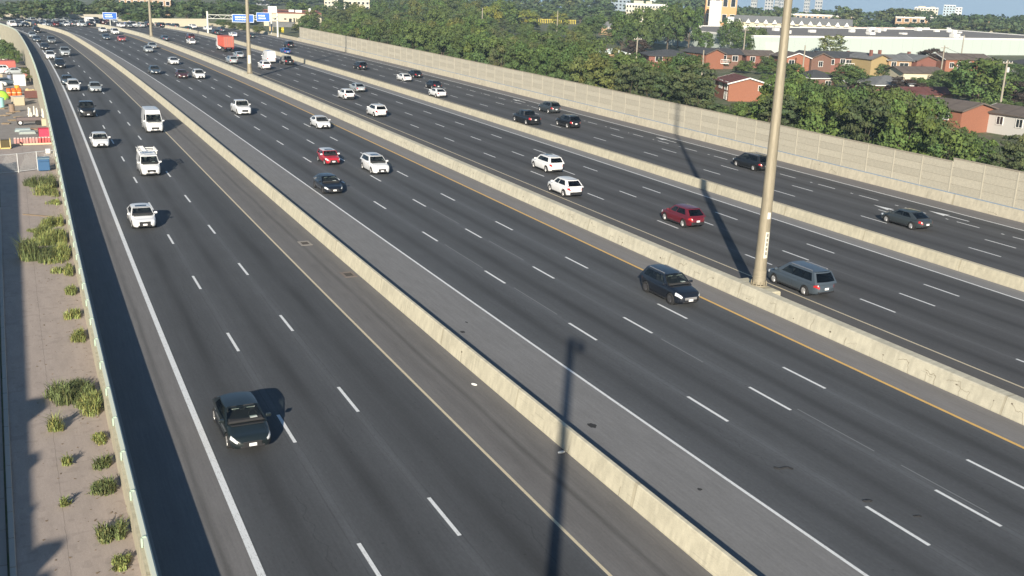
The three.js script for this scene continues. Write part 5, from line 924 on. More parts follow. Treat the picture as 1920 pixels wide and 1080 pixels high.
const roofMat = { dark: std(0xffffff, 0.95, { map: roofTex([0.055, 0.058, 0.065]) }), brown: std(0xffffff, 0.95, { map: roofTex([0.13, 0.105, 0.09]) }), red: std(0xffffff, 0.95, { map: roofTex([0.13, 0.045, 0.04]) }), grey: std(0xffffff, 0.95, { map: roofTex([0.16, 0.165, 0.17]) }), white: std(RGB(0.6, 0.66, 0.62), 0.7) };
const whiteTrim = std(RGB(0.72, 0.72, 0.70), 0.7), paneM = new THREE.MeshPhysicalMaterial({ color: RGB(0.02, 0.025, 0.03), roughness: 0.08, clearcoat: 1 });
function prismGeo(pts, d) { const g = new THREE.ExtrudeGeometry(new THREE.Shape(pts.map(q => new THREE.Vector2(q[0], q[1]))), { depth: d, bevelEnabled: false }); g.translate(0, 0, -d / 2); return g; }
// o: x z turn w(front width, along local x) dp(depth) h(eaves) pitch rise, gable 'x' (ridge runs along x) or 'z' (gable end in front) or 'hip'
function house(o) {
  const t = thing('house', o.label, 'house', [o.x, -0.1, o.z], o.turn ?? 0, o.group), W = o.w, D = o.dp, h = o.h, r = o.rise, wm = wallMat[o.wall], rm = roofMat[o.roof], ov = 0.45;
  if (o.ridge === 'z') mesh('wall', prismGeo([[-W / 2, 0], [W / 2, 0], [W / 2, h], [0, h + r], [-W / 2, h]], D), wm, t);
  else if (o.ridge === 'x') mesh('wall', prismGeo([[-D / 2, 0], [D / 2, 0], [D / 2, h], [0, h + r], [-D / 2, h]], W).rotateY(Math.PI / 2), wm, t);
  else mesh('wall', bx(W, h, D, 0, h / 2, 0), wm, t);
  const slab = (sx, L, half) => { const len = Math.hypot(half + ov, r * (half + ov) / half), a = Math.atan2(r, half); return { len, a }; };
  if (o.ridge === 'hip') {
    const a = W / 2 + ov, b = D / 2 + ov, rl = Math.max(0.3, (W - D) / 2), y0 = h - 0.02, y1 = h + r, P = [[-a, y0, b], [a, y0, b], [a, y0, -b], [-a, y0, -b], [-rl, y1, 0], [rl, y1, 0]];
    const faces = [[0, 1, 5], [0, 5, 4], [1, 2, 5], [2, 3, 4], [2, 4, 5], [3, 0, 4], [0, 3, 2], [0, 2, 1]], pos = [], uv = []; for (const f of faces) for (const i of f) { pos.push(...P[i]); uv.push(P[i][0], P[i][2]); }
    mesh('roof', rawGeo(pos, uv), rm, t); mesh('eaves', bx(2 * a + 0.04, 0.16, 2 * b + 0.04, 0, h - 0.1, 0), o.trim === 'dark' ? roofMat.dark : whiteTrim, t);
  } else {
    const along = o.ridge === 'z' ? D : W, half = (o.ridge === 'z' ? W : D) / 2, { len, a } = slab(0, 0, half);
    const rf = new THREE.Group(); rf.name = 'roof'; t.add(rf);
    for (const sg of [1, -1]) {
      const g = bx(len, 0.14, along + 2 * ov, 0, 0, 0); const m = new THREE.Matrix4().makeTranslation(sg * (half + ov) / 2, h + r / 2 - r * ov / half / 2 + 0.09, 0).multiply(new THREE.Matrix4().makeRotationZ(-sg * a)); g.applyMatrix4(m); if (o.ridge === 'x') g.rotateY(Math.PI / 2);
      mesh('roof_plane', g, rm, rf);
      for (const e of [1, -1]) { const q = bx(len + 0.02, 0.2, 0.06, 0, -0.02, e * (along / 2 + ov + 0.02)); q.applyMatrix4(m); if (o.ridge === 'x') q.rotateY(Math.PI / 2); mesh('barge_board', q, o.trim === 'dark' ? roofMat.brown : whiteTrim, rf); }
    }
  }
  for (const [fx, x, y, ww, hh] of o.wins ?? []) { // face: f front (+z), l left (-x), r right (+x)
    const z = fx === 'f' ? D / 2 : 0, m = new THREE.Matrix4(); if (fx === 'f') m.makeTranslation(x, y, D / 2); else if (fx === 'l') m.makeRotationY(-Math.PI / 2).setPosition(-W / 2, y, x); else m.makeRotationY(Math.PI / 2).setPosition(W / 2, y, x);
    const fr = mesh('window', mg([bx(ww + 0.16, 0.08, 0.1, 0, hh / 2 + 0.04, 0.03), bx(ww + 0.16, 0.08, 0.14, 0, -hh / 2 - 0.04, 0.05), bx(0.08, hh, 0.1, ww / 2 + 0.04, 0, 0.03), bx(0.08, hh, 0.1, -ww / 2 - 0.04, 0, 0.03), bx(0.05, hh, 0.07, 0, 0, 0.03)]).applyMatrix4(m), whiteTrim, t);
    mesh('pane', bx(ww, hh, 0.03, 0, 0, 0.02).applyMatrix4(m), paneM, fr);
  }
  for (const [x, z, hh] of o.chims ?? []) mesh('chimney', bx(0.6, hh, 0.6, x, h + r * 0.6 + hh / 2 - 0.2, z), wallMat.red, t);
  for (const [x, z] of o.vents ?? []) mesh('roof_vent', bx(0.35, 0.3, 0.35, x, h + r * 0.75, z), whiteTrim, t);
  if (o.balcony) { const b = o.balcony, g = new THREE.Group(); g.name = 'balcony'; t.add(g); mesh('slab', bx(b[2], 0.12, 1.2, b[0], b[1], D / 2 + 0.6), whiteTrim, g); for (let k = 0; k <= 6; k++) mesh('baluster', bx(0.06, 0.9, 0.06, b[0] - b[2] / 2 + b[2] * k / 6, b[1] + 0.5, D / 2 + 1.15), whiteTrim, g); mesh('handrail', bx(b[2], 0.08, 0.08, b[0], b[1] + 0.97, D / 2 + 1.15), whiteTrim, g); }
  return t;
}
house({ x: 39.6, z: -188.5, turn: 0.12, w: 7.0, dp: 8, h: 3.1, rise: 0.95, ridge: 'z', wall: 'orange', roof: 'red', label: 'orange brick gable house with dark red roof, alone above the wall belt', wins: [['l', 2.6, 2.6, 1.4, 1.3], ['l', -0.6, 2.6, 1.6, 1.3], ['l', 2.6, 0.9, 1.4, 1.2], ['f', 2.2, 2.4, 0.7, 0.8]] });
house({ x: 34.9, z: -251, turn: 0.1, w: 11, dp: 9, h: 3.5, rise: 1.15, ridge: 'hip', trim: 'dark', wall: 'red', roof: 'dark', label: 'red brick house with grey hipped roof and white balcony', wins: [['f', 1.6, 2.7, 1.7, 1.2], ['f', -3.2, 2.7, 1.6, 1.0], ['f', 4.2, 1.0, 1.6, 1.1]], balcony: [1.6, 1.6, 3.2] });
house({ x: 44.8, z: -260, turn: 0.5, w: 5.4, dp: 9, h: 3.7, rise: 1.0, ridge: 'z', trim: 'dark', wall: 'orange', roof: 'dark', label: 'plain orange brick gable wall house with a dark roof edge', wins: [] });
house({ x: 50.2, z: -262, turn: 0.1, w: 6.6, dp: 8, h: 3.6, rise: 1.0, ridge: 'x', trim: 'dark', wall: 'brown', roof: 'dark', label: 'brown brick house with dark roof beside an orange gable wall', wins: [['f', -1.2, 2.6, 1.2, 1.3], ['f', 1.6, 2.6, 1.3, 1.2]], balcony: [-1.2, 1.4, 2] });
house({ x: 59.0, z: -268, turn: 0.2, w: 7.6, dp: 8, h: 3.2, rise: 0.9, ridge: 'x', trim: 'dark', wall: 'red', roof: 'brown', label: 'low red brick house with white door frames, beside the tall pole', wins: [['f', -2.2, 2.2, 1.2, 1.2], ['f', 1.2, 2.2, 1.6, 1.3], ['f', 2.9, 0.8, 1.2, 1.4]] });
house({ x: 64.5, z: -254, turn: 0.15, w: 5.8, dp: 9, h: 3.8, rise: 1.0, ridge: 'z', trim: 'light', wall: 'orange', roof: 'brown', label: 'orange brick gable house with white downpipe behind the tall pole', wins: [['f', -1.5, 2.6, 1.3, 1.3]] });
house({ x: 70.4, z: -258, turn: 0.35, w: 5.6, dp: 9, h: 3.7, rise: 1.05, ridge: 'z', trim: 'dark', wall: 'brown', roof: 'dark', label: 'brown gabled brick house joined to a longer dark roofed one', wins: [['f', -0.2, 2.3, 1.1, 1.2], ['r', 1.5, 2.4, 1.1, 1.2]] });
house({ x: 77.5, z: -262, turn: 0.12, w: 9.5, dp: 8.5, h: 3.7, rise: 1.1, ridge: 'x', trim: 'dark', wall: 'red', roof: 'dark', label: 'long red brick house with a dark roof behind a bright green tree', wins: [['f', 0.2, 2.7, 1.2, 1.3], ['f', 1.8, 2.6, 1.5, 1.2], ['f', -2.6, 2.6, 1.3, 1.2]], chims: [[3.6, -1, 0.9]], balcony: [1.2, 1.5, 3] });
house({ x: 84.2, z: -257, turn: 0.45, w: 6.0, dp: 8, h: 3.9, rise: 1.0, ridge: 'z', trim: 'dark', wall: 'yellow', roof: 'grey', label: 'yellow brick house with two tall chimneys', wins: [['r', 0.5, 2.6, 1.2, 1.2]], chims: [[-1.5, 2, 1.6], [1.2, 2, 1.6]] });
house({ x: 90.2, z: -258, turn: 0.15, w: 5.8, dp: 8, h: 3.7, rise: 1.0, ridge: 'x', wall: 'tan', roof: 'grey', label: 'tan house with big pale windows between yellow and red brick houses', wins: [['f', -1.6, 2.6, 1.2, 1.5], ['f', 1.0, 2.6, 2.2, 1.1], ['f', -1.2, 0.8, 0.6, 1.2], ['f', 0, 0.8, 0.6, 1.2], ['f', 1.2, 0.8, 0.6, 1.2]] });
house({ x: 95.8, z: -259, turn: 0.4, w: 6.0, dp: 8.5, h: 3.9, rise: 1.0, ridge: 'z', trim: 'dark', wall: 'red', roof: 'grey', label: 'deep red brick house partly behind the dark purple tree', wins: [['r', 1, 2.6, 1.1, 1.2]], chims: [[0, -2, 1.2]] });
house({ x: 109.5, z: -266, turn: 0.2, w: 12.5, dp: 8.5, h: 4.0, rise: 1.1, ridge: 'x', wall: 'orange', roof: 'brown', label: 'orange brick house with stacked white windows right of the purple tree'.replace('right of', 'beside'), wins: [['f', -2.2, 3.0, 1.5, 1.0], ['f', -2.2, 1.5, 1.5, 0.9], ['f', 0.2, 2.9, 1.2, 1.0], ['f', -4.6, 2.6, 1, 1.2]] });
house({ x: 126, z: -262, turn: 0.2, w: 9, dp: 9, h: 3.4, rise: 1.6, ridge: 'hip', wall: 'white', roof: 'dark', label: 'white walled house with dark hipped roof behind the spreading tree', wins: [['f', -2, 2, 1.4, 1.2]] });
house({ x: 59.6, z: -214, turn: 0.3, w: 5.6, dp: 7, h: 2.5, rise: 1.3, ridge: 'hip', wall: 'brown', roof: 'dark', label: 'small bungalow with a dark blue hipped roof and white eaves', wins: [['f', 1, 1.4, 1.2, 1]] });
house({ x: 71.5, z: -207, turn: 0.25, w: 9.6, dp: 9, h: 2.3, rise: 1.4, ridge: 'hip', wall: 'brown', roof: 'grey', label: 'bungalow with wide grey hipped roof behind the low purple tree', wins: [['f', 1, 1.3, 1.2, 1]] });
house({ x: 88.5, z: -238, turn: 0.2, w: 10, dp: 8, h: 2.4, rise: 1.0, ridge: 'x', trim: 'dark', wall: 'cream', roof: 'brown', label: 'cream bungalow with brown roof under a utility pole', wins: [['f', 2.5, 1.4, 1.2, 1]] });
house({ x: 74, z: -194, turn: 0.3, w: 9, dp: 6, h: 1.8, rise: 0.9, ridge: 'x', trim: 'dark', wall: 'tan', roof: 'red', label: 'low reddish roof just visible over the wall belt', wins: [] });
house({ x: 93, z: -208, turn: 0.3, w: 9, dp: 8, h: 2.6, rise: 1.8, ridge: 'hip', wall: 'brown', roof: 'dark', trim: 'dark', label: 'dark roofed house in the shade of the spreading tree', wins: [] });
house({ x: 64.4, z: -157, turn: 0.5, w: 7.5, dp: 10.5, h: 3.3, rise: 0.95, ridge: 'z', trim: 'dark', wall: 'orange', roof: 'brown', label: 'orange brick house with broad brown roof and deep eaves near the wall', wins: [['l', 2.2, 2.4, 1.7, 1.2], ['l', -1.8, 2.4, 1.2, 1.1]], vents: [[-1.5, -1], [1, 2]] });
house({ x: 73.6, z: -152.5, turn: 0.5, w: 7.5, dp: 9, h: 3.0, rise: 0.85, ridge: 'z', wall: 'white', roof: 'brown', label: 'white walled house with brown roof next to the orange brick one', wins: [['l', 2.0, 2.0, 1.0, 1.1], ['l', -1.2, 2.0, 1.0, 1.1], ['f', -2, 2, 1, 1]], chims: [[2, -1, 1.2]] });
house({ x: 62.2, z: -170, turn: 0.1, w: 6, dp: 6, h: 2.6, rise: 0.9, ridge: 'hip', trim: 'dark', wall: 'tan', roof: 'brown', label: 'small brown roof with white vents at the back of the orange brick house', wins: [], vents: [[1, 1]] });
house({ x: 23.2, z: -269, turn: 0.2, w: 7, dp: 6, h: 2.4, rise: 0.9, ridge: 'hip', wall: 'tan', roof: 'white', label: 'house with pale mint hipped roof at the edge of the wood', wins: [], chims: [[-1.5, 0, 0.5], [1.8, 0, 0.5]] });
house({ x: 33, z: -408, turn: 0.1, w: 6, dp: 6, h: 3.2, rise: 1.8, ridge: 'hip', wall: 'tan', roof: 'grey', label: 'small grey roofed house at the back of the wood', wins: [['f', 0, 2, 1.4, 1.2]] });
house({ x: 106, z: -412, turn: 0.1, w: 6, dp: 6, h: 4.0, rise: 1.5, ridge: 'z', wall: 'red', roof: 'grey', label: 'small pinkish house between far trees and white sheds', wins: [['f', 0, 2.6, 1.6, 1.4]] });

// ---------------------------------------------------------------- utility poles and wires
{
  const wood = std(RGB(0.30, 0.27, 0.22), 0.9), wire = std(RGB(0.05, 0.05, 0.05), 0.8);
  const up = (x, z, h, label, arm = 1) => { const t = thing('utility_pole', label, 'utility pole', [x, -0.1, z], 0.3); mesh('pole', cyl(0.2, 0.13, h, 0, 0, 0, 8), wood, t); if (arm) { mesh('crossarm', bx(2.0, 0.14, 0.14, 0, h - 0.5, 0.16), wood, t); for (const k of [-0.85, -0.3, 0.3, 0.85]) mesh('insulator', cyl(0.05, 0.05, 0.2, k, h - 0.43, 0.16, 6), whiteTrim, t); } };
  up(26.6, -243, 7.6, 'pale utility pole in front of the grey hipped roof house'); up(95.2, -240, 8.2, 'utility pole standing before the dark purple tree'); up(80.5, -176, 9.2, 'utility pole with transformer rising out of the big green tree'); up(64, -240, 7.2, 'thin utility pole before the brown gabled house', 0);
  up(62, -296, 8.4, 'pole before the white warehouse among broad dark trees'); up(124, -300, 8.5, 'thin pole against the white warehouse wall', 0); up(13, -385, 9, 'pale pole above the wood by the yellow fence', 0); up(-12, -330, 10.5, 'tall pale pole rising from the wood', 0); up(41, -238, 5.5, 'slim pole between the brick houses', 0);
  const w = (a, b, sag, label) => { const A = new THREE.Vector3(...a), B = new THREE.Vector3(...b), M = A.clone().add(B).multiplyScalar(0.5); M.y -= sag; single('wire', new THREE.TubeGeometry(new THREE.QuadraticBezierCurve3(A, M, B), 24, 0.03, 4), wire, label, 'wire'); };
  w([80.5, 8.6, -176], [95.2, 7.8, -240], 1.2, 'sagging wire from the transformer pole to the purple tree pole'); w([62, 7.9, -296], [26.6, 7.0, -243], 1.5, 'sagging wire from the warehouse pole to the hipped roof house pole');
  const tr = mesh('transformer', cyl(0.28, 0.28, 0.8, 0.35, 7.2, 0, 10), std(RGB(0.5, 0.5, 0.48), 0.5), scene.getObjectByName('utility_pole_002'));
}

// ---------------------------------------------------------------- larger buildings
const shedWhite = std(RGB(0.42, 0.48, 0.455), 0.75), shedRoof = std(0xffffff, 0.95, { map: (() => { const t = tex(256, 256, (u, v) => { const k = 0.8 + 0.25 * layered(u, v) + 0.1 * grainN(u * 128, v * 128); return [0.19 * k, 0.175 * k, 0.165 * k]; }); t.repeat.set(0.05, 0.05); return t; })() });
function block(name, label, cat, A, B, depth, h, wall, roof, o = {}) {
  const dir = new THREE.Vector3(B[0] - A[0], 0, B[1] - A[1]), L = dir.length(), ang = Math.atan2(-dir.z, dir.x), t = thing(name, label, cat, [A[0], o.y ?? -0.1, A[1]], ang, o.group);
  mesh('wall', bx(L, h, depth, L / 2, h / 2, -depth / 2), wall, t);
  mesh('roof', bx(L - 0.4, 0.2, depth - 0.4, L / 2, h + 0.02, -depth / 2), roof, t);
  const cp = o.coping ?? whiteTrim; mesh('coping', mg([bx(L + 0.1, 0.5, 0.3, L / 2, h + 0.15, -0.1), bx(L + 0.1, 0.5, 0.3, L / 2, h + 0.15, -depth + 0.1), bx(0.3, 0.5, depth - 0.5, 0.1, h + 0.15, -depth / 2), bx(0.3, 0.5, depth - 0.5, L - 0.1, h + 0.15, -depth / 2)]), cp, t);
  if (o.floors) for (let f = 0; f < o.floors; f++) for (let k = 0; k < o.bays; k++) { const w = L / o.bays * (o.ww ?? 0.55), hh = h / o.floors * 0.5, m = mesh('window', bx(w + 0.3, hh + 0.3, 0.12, L * (k + 0.5) / o.bays, h * (f + 0.55) / o.floors, 0.02), o.frame ?? whiteTrim, t); mesh('pane', bx(w, hh, 0.06, L * (k + 0.5) / o.bays, h * (f + 0.55) / o.floors, 0.07), paneM, m); }
  for (const [u, v, w, hh, d] of o.units ?? []) mesh('roof_unit', rb(w, hh, d, L * u, h + 0.12 + hh / 2, -depth * v, 0.06), o.unitM ?? whiteTrim, t);
  return t;
}
const U = []; for (let k = 0; k < 26; k++) U.push([rr(0.03, 0.97), rr(0.08, 0.9), rr(0.8, 2.6), rr(0.5, 1.4), rr(0.8, 2.2)]);
{
  const t = block('warehouse', 'very long white warehouse with flat grey roof behind the brick houses', 'warehouse', [66, -318], [200, -378], 62, 5.2, shedWhite, shedRoof, { units: U });
  for (const [u, w] of [[0.075, 5], [0.105, 2]]) mesh('loading_door', bx(w, 3.4, 0.1, 146 * u, 1.9, 0.06), std(RGB(0.50, 0.54, 0.5), 0.7), t);
  for (let k = 0; k < 34; k++) mesh('wall_seam', bx(0.08, 4.9, 0.05, 2 + k * 4.3, 2.6, 0.02), std(RGB(0.37, 0.43, 0.41), 0.75), t);
}
block('shed', 'long cream shed with pink edged roof beyond the warehouse', 'shed', [147, -455], [232, -505], 20, 3.4, std(RGB(0.55, 0.53, 0.36), 0.85), std(RGB(0.42, 0.40, 0.38), 0.9), { coping: std(RGB(0.62, 0.5, 0.48), 0.8), units: [[0.3, 0.4, 3, 1, 2], [0.5, 0.5, 2, 0.9, 2], [0.62, 0.3, 4, 1.2, 2]], floors: 1, bays: 14, ww: 0.2 });
// townhouse row with white gables
{
  const A = [92, -463], B = [139, -452], dir = new THREE.Vector3(B[0] - A[0], 0, B[1] - A[1]), L = dir.length(), ang = Math.atan2(-dir.z, dir.x);
  const t = thing('townhouse_row', 'townhouse row with long grey roof and small white gables', 'townhouses', [A[0], -0.1, A[1]], ang);
  mesh('wall', bx(L, 5.0, 9, L / 2, 2.5, -4.5), wallMat.cream, t);
  mesh('roof', prismGeo([[-0.5, 5], [9.5, 5], [4.5, 7.6]], L + 1).rotateY(Math.PI / 2).translate(L / 2, 0, 0), roofMat.grey, t);
  for (let k = 0; k < 13; k++) { const x = 2 + k * (L - 4) / 12; const d = mesh('gable', prismGeo([[-1.1, 4.6], [1.1, 4.6], [0, 6.4]], 1.6).translate(x, 0, 0.3), whiteTrim, t); mesh('pane', bx(0.7, 0.8, 0.05, x, 3.4, 0.04), paneM, d); }
}
block('apartment_block', 'low brown brick block beyond the townhouse roofs', 'building', [150, -602], [185, -592], 14, 5.4, wallMat.tan, roofMat.brown, { floors: 2, bays: 12 });
block('apartment_block', 'long tan block with white frames among far trees', 'building', [205, -590], [250, -575], 14, 6.2, wallMat.tan, roofMat.grey, { floors: 2, bays: 12 });
block('factory', 'orange topped factory block with red base beside the white tower', 'factory', [90.5, -531], [105.5, -529], 12, 15, std(RGB(0.55, 0.30, 0.14), 0.85), roofMat.brown, { floors: 2, bays: 4 });
block('factory', 'tall white factory tower with a dark edge strip', 'factory', [89.0, -511], [94.6, -510], 8, 12.2, std(RGB(0.52, 0.51, 0.51), 0.8), roofMat.grey, {});
block('factory', 'low white factory annex below the orange topped block', 'factory', [96, -500], [108, -498], 10, 5.2, std(RGB(0.66, 0.70, 0.66), 0.8), roofMat.red, {});
block('apartment_block', 'cream apartment block with rows of dark windows above the tall trees', 'building', [54, -558], [75, -555.5], 12, 8.8, wallMat.cream, roofMat.grey, { floors: 4, bays: 14, units: [[0.3, 0.5, 5, 1.7, 5], [0.55, 0.5, 3, 1.6, 5]], unitM: wallMat.cream });
block('tower', 'blue grey glass tower at the back of the wood', 'tower', [48, -699], [70, -697], 16, 13, std(RGB(0.16, 0.22, 0.28), 0.4), roofMat.grey, { floors: 6, bays: 9, frame: std(RGB(0.3, 0.36, 0.42), 0.5) });
block('tower', 'pale teal tower block behind the cream apartments', 'tower', [88, -756], [112, -752], 14, 10.5, std(RGB(0.36, 0.46, 0.48), 0.6), roofMat.grey, { floors: 5, bays: 10 });
block('apartment_block', 'cream skyline apartment block with stepped top', 'building', [342, -940], [360, -933], 14, 13, wallMat.cream, roofMat.grey, { y: -6, floors: 5, bays: 8, units: [[0.3, 0.4, 6, 1.2, 5], [0.75, 0.4, 4, 1.0, 5]], unitM: wallMat.cream });
block('tower', 'blue striped high rise on the skyline', 'tower', [436.5, -1118], [447, -1113.5], 10, 20.5, std(RGB(0.34, 0.44, 0.52), 0.6), roofMat.grey, { y: -12.5, floors: 8, bays: 4 });
block('tower', 'white high rise standing against the blue striped one', 'tower', [447.3, -1113.4], [453, -1111], 10, 18.6, std(RGB(0.66, 0.68, 0.66), 0.7), roofMat.grey, { y: -12.5, floors: 7, bays: 2 });
block('tower', 'pale high rise beyond the wooded belt', 'tower', [431, -902], [441, -898], 10, 14, std(RGB(0.6, 0.66, 0.66), 0.7), roofMat.grey, { y: -5, floors: 6, bays: 4 });
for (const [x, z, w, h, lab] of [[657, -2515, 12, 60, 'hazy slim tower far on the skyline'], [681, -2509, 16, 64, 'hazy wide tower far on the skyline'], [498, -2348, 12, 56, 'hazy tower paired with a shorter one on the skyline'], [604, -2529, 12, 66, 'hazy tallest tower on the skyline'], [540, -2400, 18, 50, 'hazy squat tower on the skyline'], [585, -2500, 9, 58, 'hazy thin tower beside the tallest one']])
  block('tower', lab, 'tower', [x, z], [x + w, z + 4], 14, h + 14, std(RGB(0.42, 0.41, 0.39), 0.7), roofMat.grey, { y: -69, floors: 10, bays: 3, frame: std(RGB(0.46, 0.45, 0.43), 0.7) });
block('factory', 'cream industrial building with red roof edge past the noise wall end', 'factory', [-93.5, -389], [-73.5, -394], 26, 4.6, wallMat.cream, roofMat.red, { coping: wallMat.red, units: [[0.2, 0.3, 1.6, 0.7, 1.6], [0.5, 0.5, 2, 0.8, 2], [0.62, 0.3, 2.4, 0.9, 1.6], [0.83, 0.5, 0.8, 1.4, 0.8]] });
{ const o = scene.getObjectByName('factory_003'); for (const [x, w, h, y] of [[3.9, 0.9, 0.5, 2.6], [7.6, 0.8, 0.5, 2.6], [9.4, 1.0, 2.2, 1.7], [10.8, 0.5, 2.4, 1.8]]) mesh('window', bx(w, h, 0.1, x, y, 0.03), paneM, o); mesh('annex', bx(9, 1.7, 5, 6.2, 0.8, 3), roofMat.grey, o); }
block('apartment_block', 'pinkish building above the queue by the blue overhead sign', 'building', [-165, -440], [-146, -447], 14, 6.2, wallMat.tan, roofMat.grey, { floors: 2, bays: 8 });
block('tower', 'grey banded tower above the industrial building', 'tower', [-153.5, -621.5], [-146, -623], 10, 7, std(RGB(0.3, 0.33, 0.38), 0.6), roofMat.grey, { floors: 3, bays: 3 });
block('tower', 'cream tower behind the first trees of the wood', 'tower', [-112, -610], [-104.5, -611.4], 8, 9.5, wallMat.cream, roofMat.grey, { floors: 5, bays: 4 });
block('apartment_block', 'cream block peeping over the wood', 'building', [-98, -592], [-84, -594.2], 10, 7.4, wallMat.cream, roofMat.grey, { floors: 3, bays: 6 });
block('wall', 'pale wall behind the far dark cars', 'wall', [-124, -357], [-108.4, -368.5], 0.5, 2.3, wallMat.cream, wallMat.cream, { coping: wallMat.cream });
{ // overpass
  const A = new THREE.Vector3(-196, 0, -350), B = new THREE.Vector3(-143, 0, -386), dir = B.clone().sub(A), L = dir.length(), t = thing('overpass', 'pale concrete overpass crossing above the far queue', 'bridge', [A.x, 0, A.z], Math.atan2(-dir.z, dir.x));
  const cm = std(RGB(0.46, 0.43, 0.36), 0.9);
  mesh('deck', bx(L, 0.5, 9, L / 2, 0.75, -14), cm, t); mesh('girder', bx(L, 0.7, 0.8, L / 2, 0.15, -10), std(RGB(0.3, 0.3, 0.28), 0.9), t); mesh('parapet', bx(L, 0.9, 0.3, L / 2, 1.45, -9.6), cm, t);
  for (let k = 0; k < 5; k++) mesh('pier', bx(1.2, 6.5, 3, 4 + k * (L - 8) / 4, -3.2, -14), cm, t);
}
{ // yellow fence beyond the wood
  const t = thing('fence', 'yellow post fence along the back of the wood', 'fence', [6.5, 0, -500], 0.02); const ym = std(RGB(0.55, 0.45, 0.06), 0.7);
  mesh('rail', bx(19, 0.15, 0.1, 9.5, 1.7, 0), ym, t); for (let k = 0; k < 24; k++) mesh('picket', bx(0.28, 2.2, 0.08, k * 0.82, 0.8, 0.1), ym, t);
}
// parked cars glimpsed by the houses
vehicle('pickup', 'white', 72.6, -228, 1.9, 1, 'white pickup parked between the brick houses', '', -0.06); vehicle('sedan', 'charcoal', 76.8, -226, 1.9, 1, 'dark sedan parked beside the white pickup by the houses', '', -0.06);
[['white', 'suv'], ['silver', 'sedan'], ['black', 'suv'], ['white', 'sedan'], ['bluegrey', 'sedan'], ['white', 'pickup']].forEach(([c, k], i) => vehicle(k, c, 176 + i * 6.3, -440 - i * 4.2, 0.8, 1, 'small car parked by the cream shed', 'cars parked by the cream shed', -0.06));

// ---------------------------------------------------------------- the strip and the yard outside the parapet
{
  const pavT = tex(512, 1024, (u, v) => { const n = layered(u, v), g = grainN(u * 256, v * 512); let k = 0.82 + 0.25 * n + 0.16 * (g - 0.5); const joint = Math.abs(u - 0.44 + 0.01 * midN(0, v * 64)) < 0.003 ? 0.7 : 1; const weed = midN(u * 12, v * 60) > 0.78 ? 0.9 : 1; k *= joint * weed; return [0.385 * k, 0.325 * k, 0.29 * k]; });
  const L = s => -7, R = off(LN.W, -0.24);
  const strip = struct('pavement', ribbon(off(s => -0.75, 0), R, 8, 127, 3, 0.0, 4, 16), std(0xffffff, 0.95, { map: pavT })); strip.userData.label = 'sunlit beige pavement strip outside the parapet';
  // yard apron following the falling ground
  const pos = [], uv = [], idx = [], n = 60; for (let i = 0; i <= n; i++) { const s = 126.5 + 180 * i / n; for (let j = 0; j <= 6; j++) { const d = -30 + (LN.W(s) - 0.24 + 30) * j / 6, p = at(s, d, yardLevel(s) + 0.01); pos.push(p.x, p.y, p.z); uv.push(j / 6 * 7, s / 16); } }
  for (let i = 0; i < n; i++) for (let j = 0; j < 6; j++) { const a = i * 7 + j, b = a + 7; idx.push(a, a + 1, b, b, a + 1, b + 1); }
  struct('yard', rawGeo(pos, uv, idx), std(0xffffff, 0.95, { map: tex(256, 256, (u, v) => { const k = 0.8 + 0.35 * layered(u, v) + 0.12 * (grainN(u * 256, v * 256) - 0.5); return [0.30 * k, 0.265 * k, 0.235 * k]; }) })).userData.label = 'dusty storage yard beyond the chain link fence';
  // shaded side: paving slabs and a kerb of stones
  const low = struct('pavement', ribbon(s => -9, s => -0.75, 8, 127, 3, -0.09, 2, 16), std(0xffffff, 0.95, { map: pavT })); low.userData.label = 'shaded slab paving beside the kerb';
  const slabG = bx(2.46, 0.06, 1.9), slabM = [0.94, 1.0, 1.04].map(c => std(RGB(0.37 * c, 0.315 * c, 0.28 * c), 0.95));
  for (let s = 12, i = 0; s < 112; s += 2.5, i++) { const m = mesh('slab', slabG, slabM[i % 3], low); m.position.copy(at(s + 1.25, -1.95, -0.055)); m.rotation.y = yawOf(s); }
  const kg = rb(1.96, 0.24, 0.2, 0, 0, 0, 0.03), km = std(RGB(0.40, 0.38, 0.35), 0.9), kerb = thing('kerb', 'row of grey kerb stones in the building shade', 'kerb');
  for (let s = 12; s < 92; s += 2) { const m = mesh('kerb_stone', kg, km, kerb); m.position.copy(at(s + 1, -0.82, 0.02)); m.rotation.y = yawOf(s); }
}
// the warehouse outside the frame whose shade lies along the strip
{
  const s0 = -45, s1 = 94, dEdge = -14.7, h = 8.3, a = at(s0, dEdge), b = at(s1, dEdge + 3.7), dir = b.clone().sub(a), L = dir.length();
  const t = thing('warehouse', 'long flat roofed warehouse beside the strip, its shade over the kerb', 'warehouse', [a.x, -0.1, a.z], Math.atan2(-dir.z, dir.x));
  // local +x runs away along the road, -z lies outside
  mesh('wall', bx(L, h, 14, L / 2, h / 2, -7), wallMat.cream, t); mesh('coping', bx(L, 0.3, 0.3, L / 2, h + 0.15, -0.15), roofMat.grey, t);
  for (let k = 0; k < 10; k++) { const w = mesh('window', bx(2.2, 1.3, 0.1, 6 + k * 14, 4.5, 0.03), whiteTrim, t); mesh('pane', bx(2.0, 1.1, 0.06, 6 + k * 14, 4.5, 0.08), paneM, w); }
  for (const [x, w, hh] of [[72, 1.3, 0.75], [67, 0.9, 0.4], [63, 0.5, 0.25], [58.5, 0.45, 0.85], [57.3, 0.6, 0.5]]) mesh('roof_vent', rb(w, hh, 0.8, x, h + 0.3 + hh / 2, -0.6, 0.05), roofMat.grey, t);
}
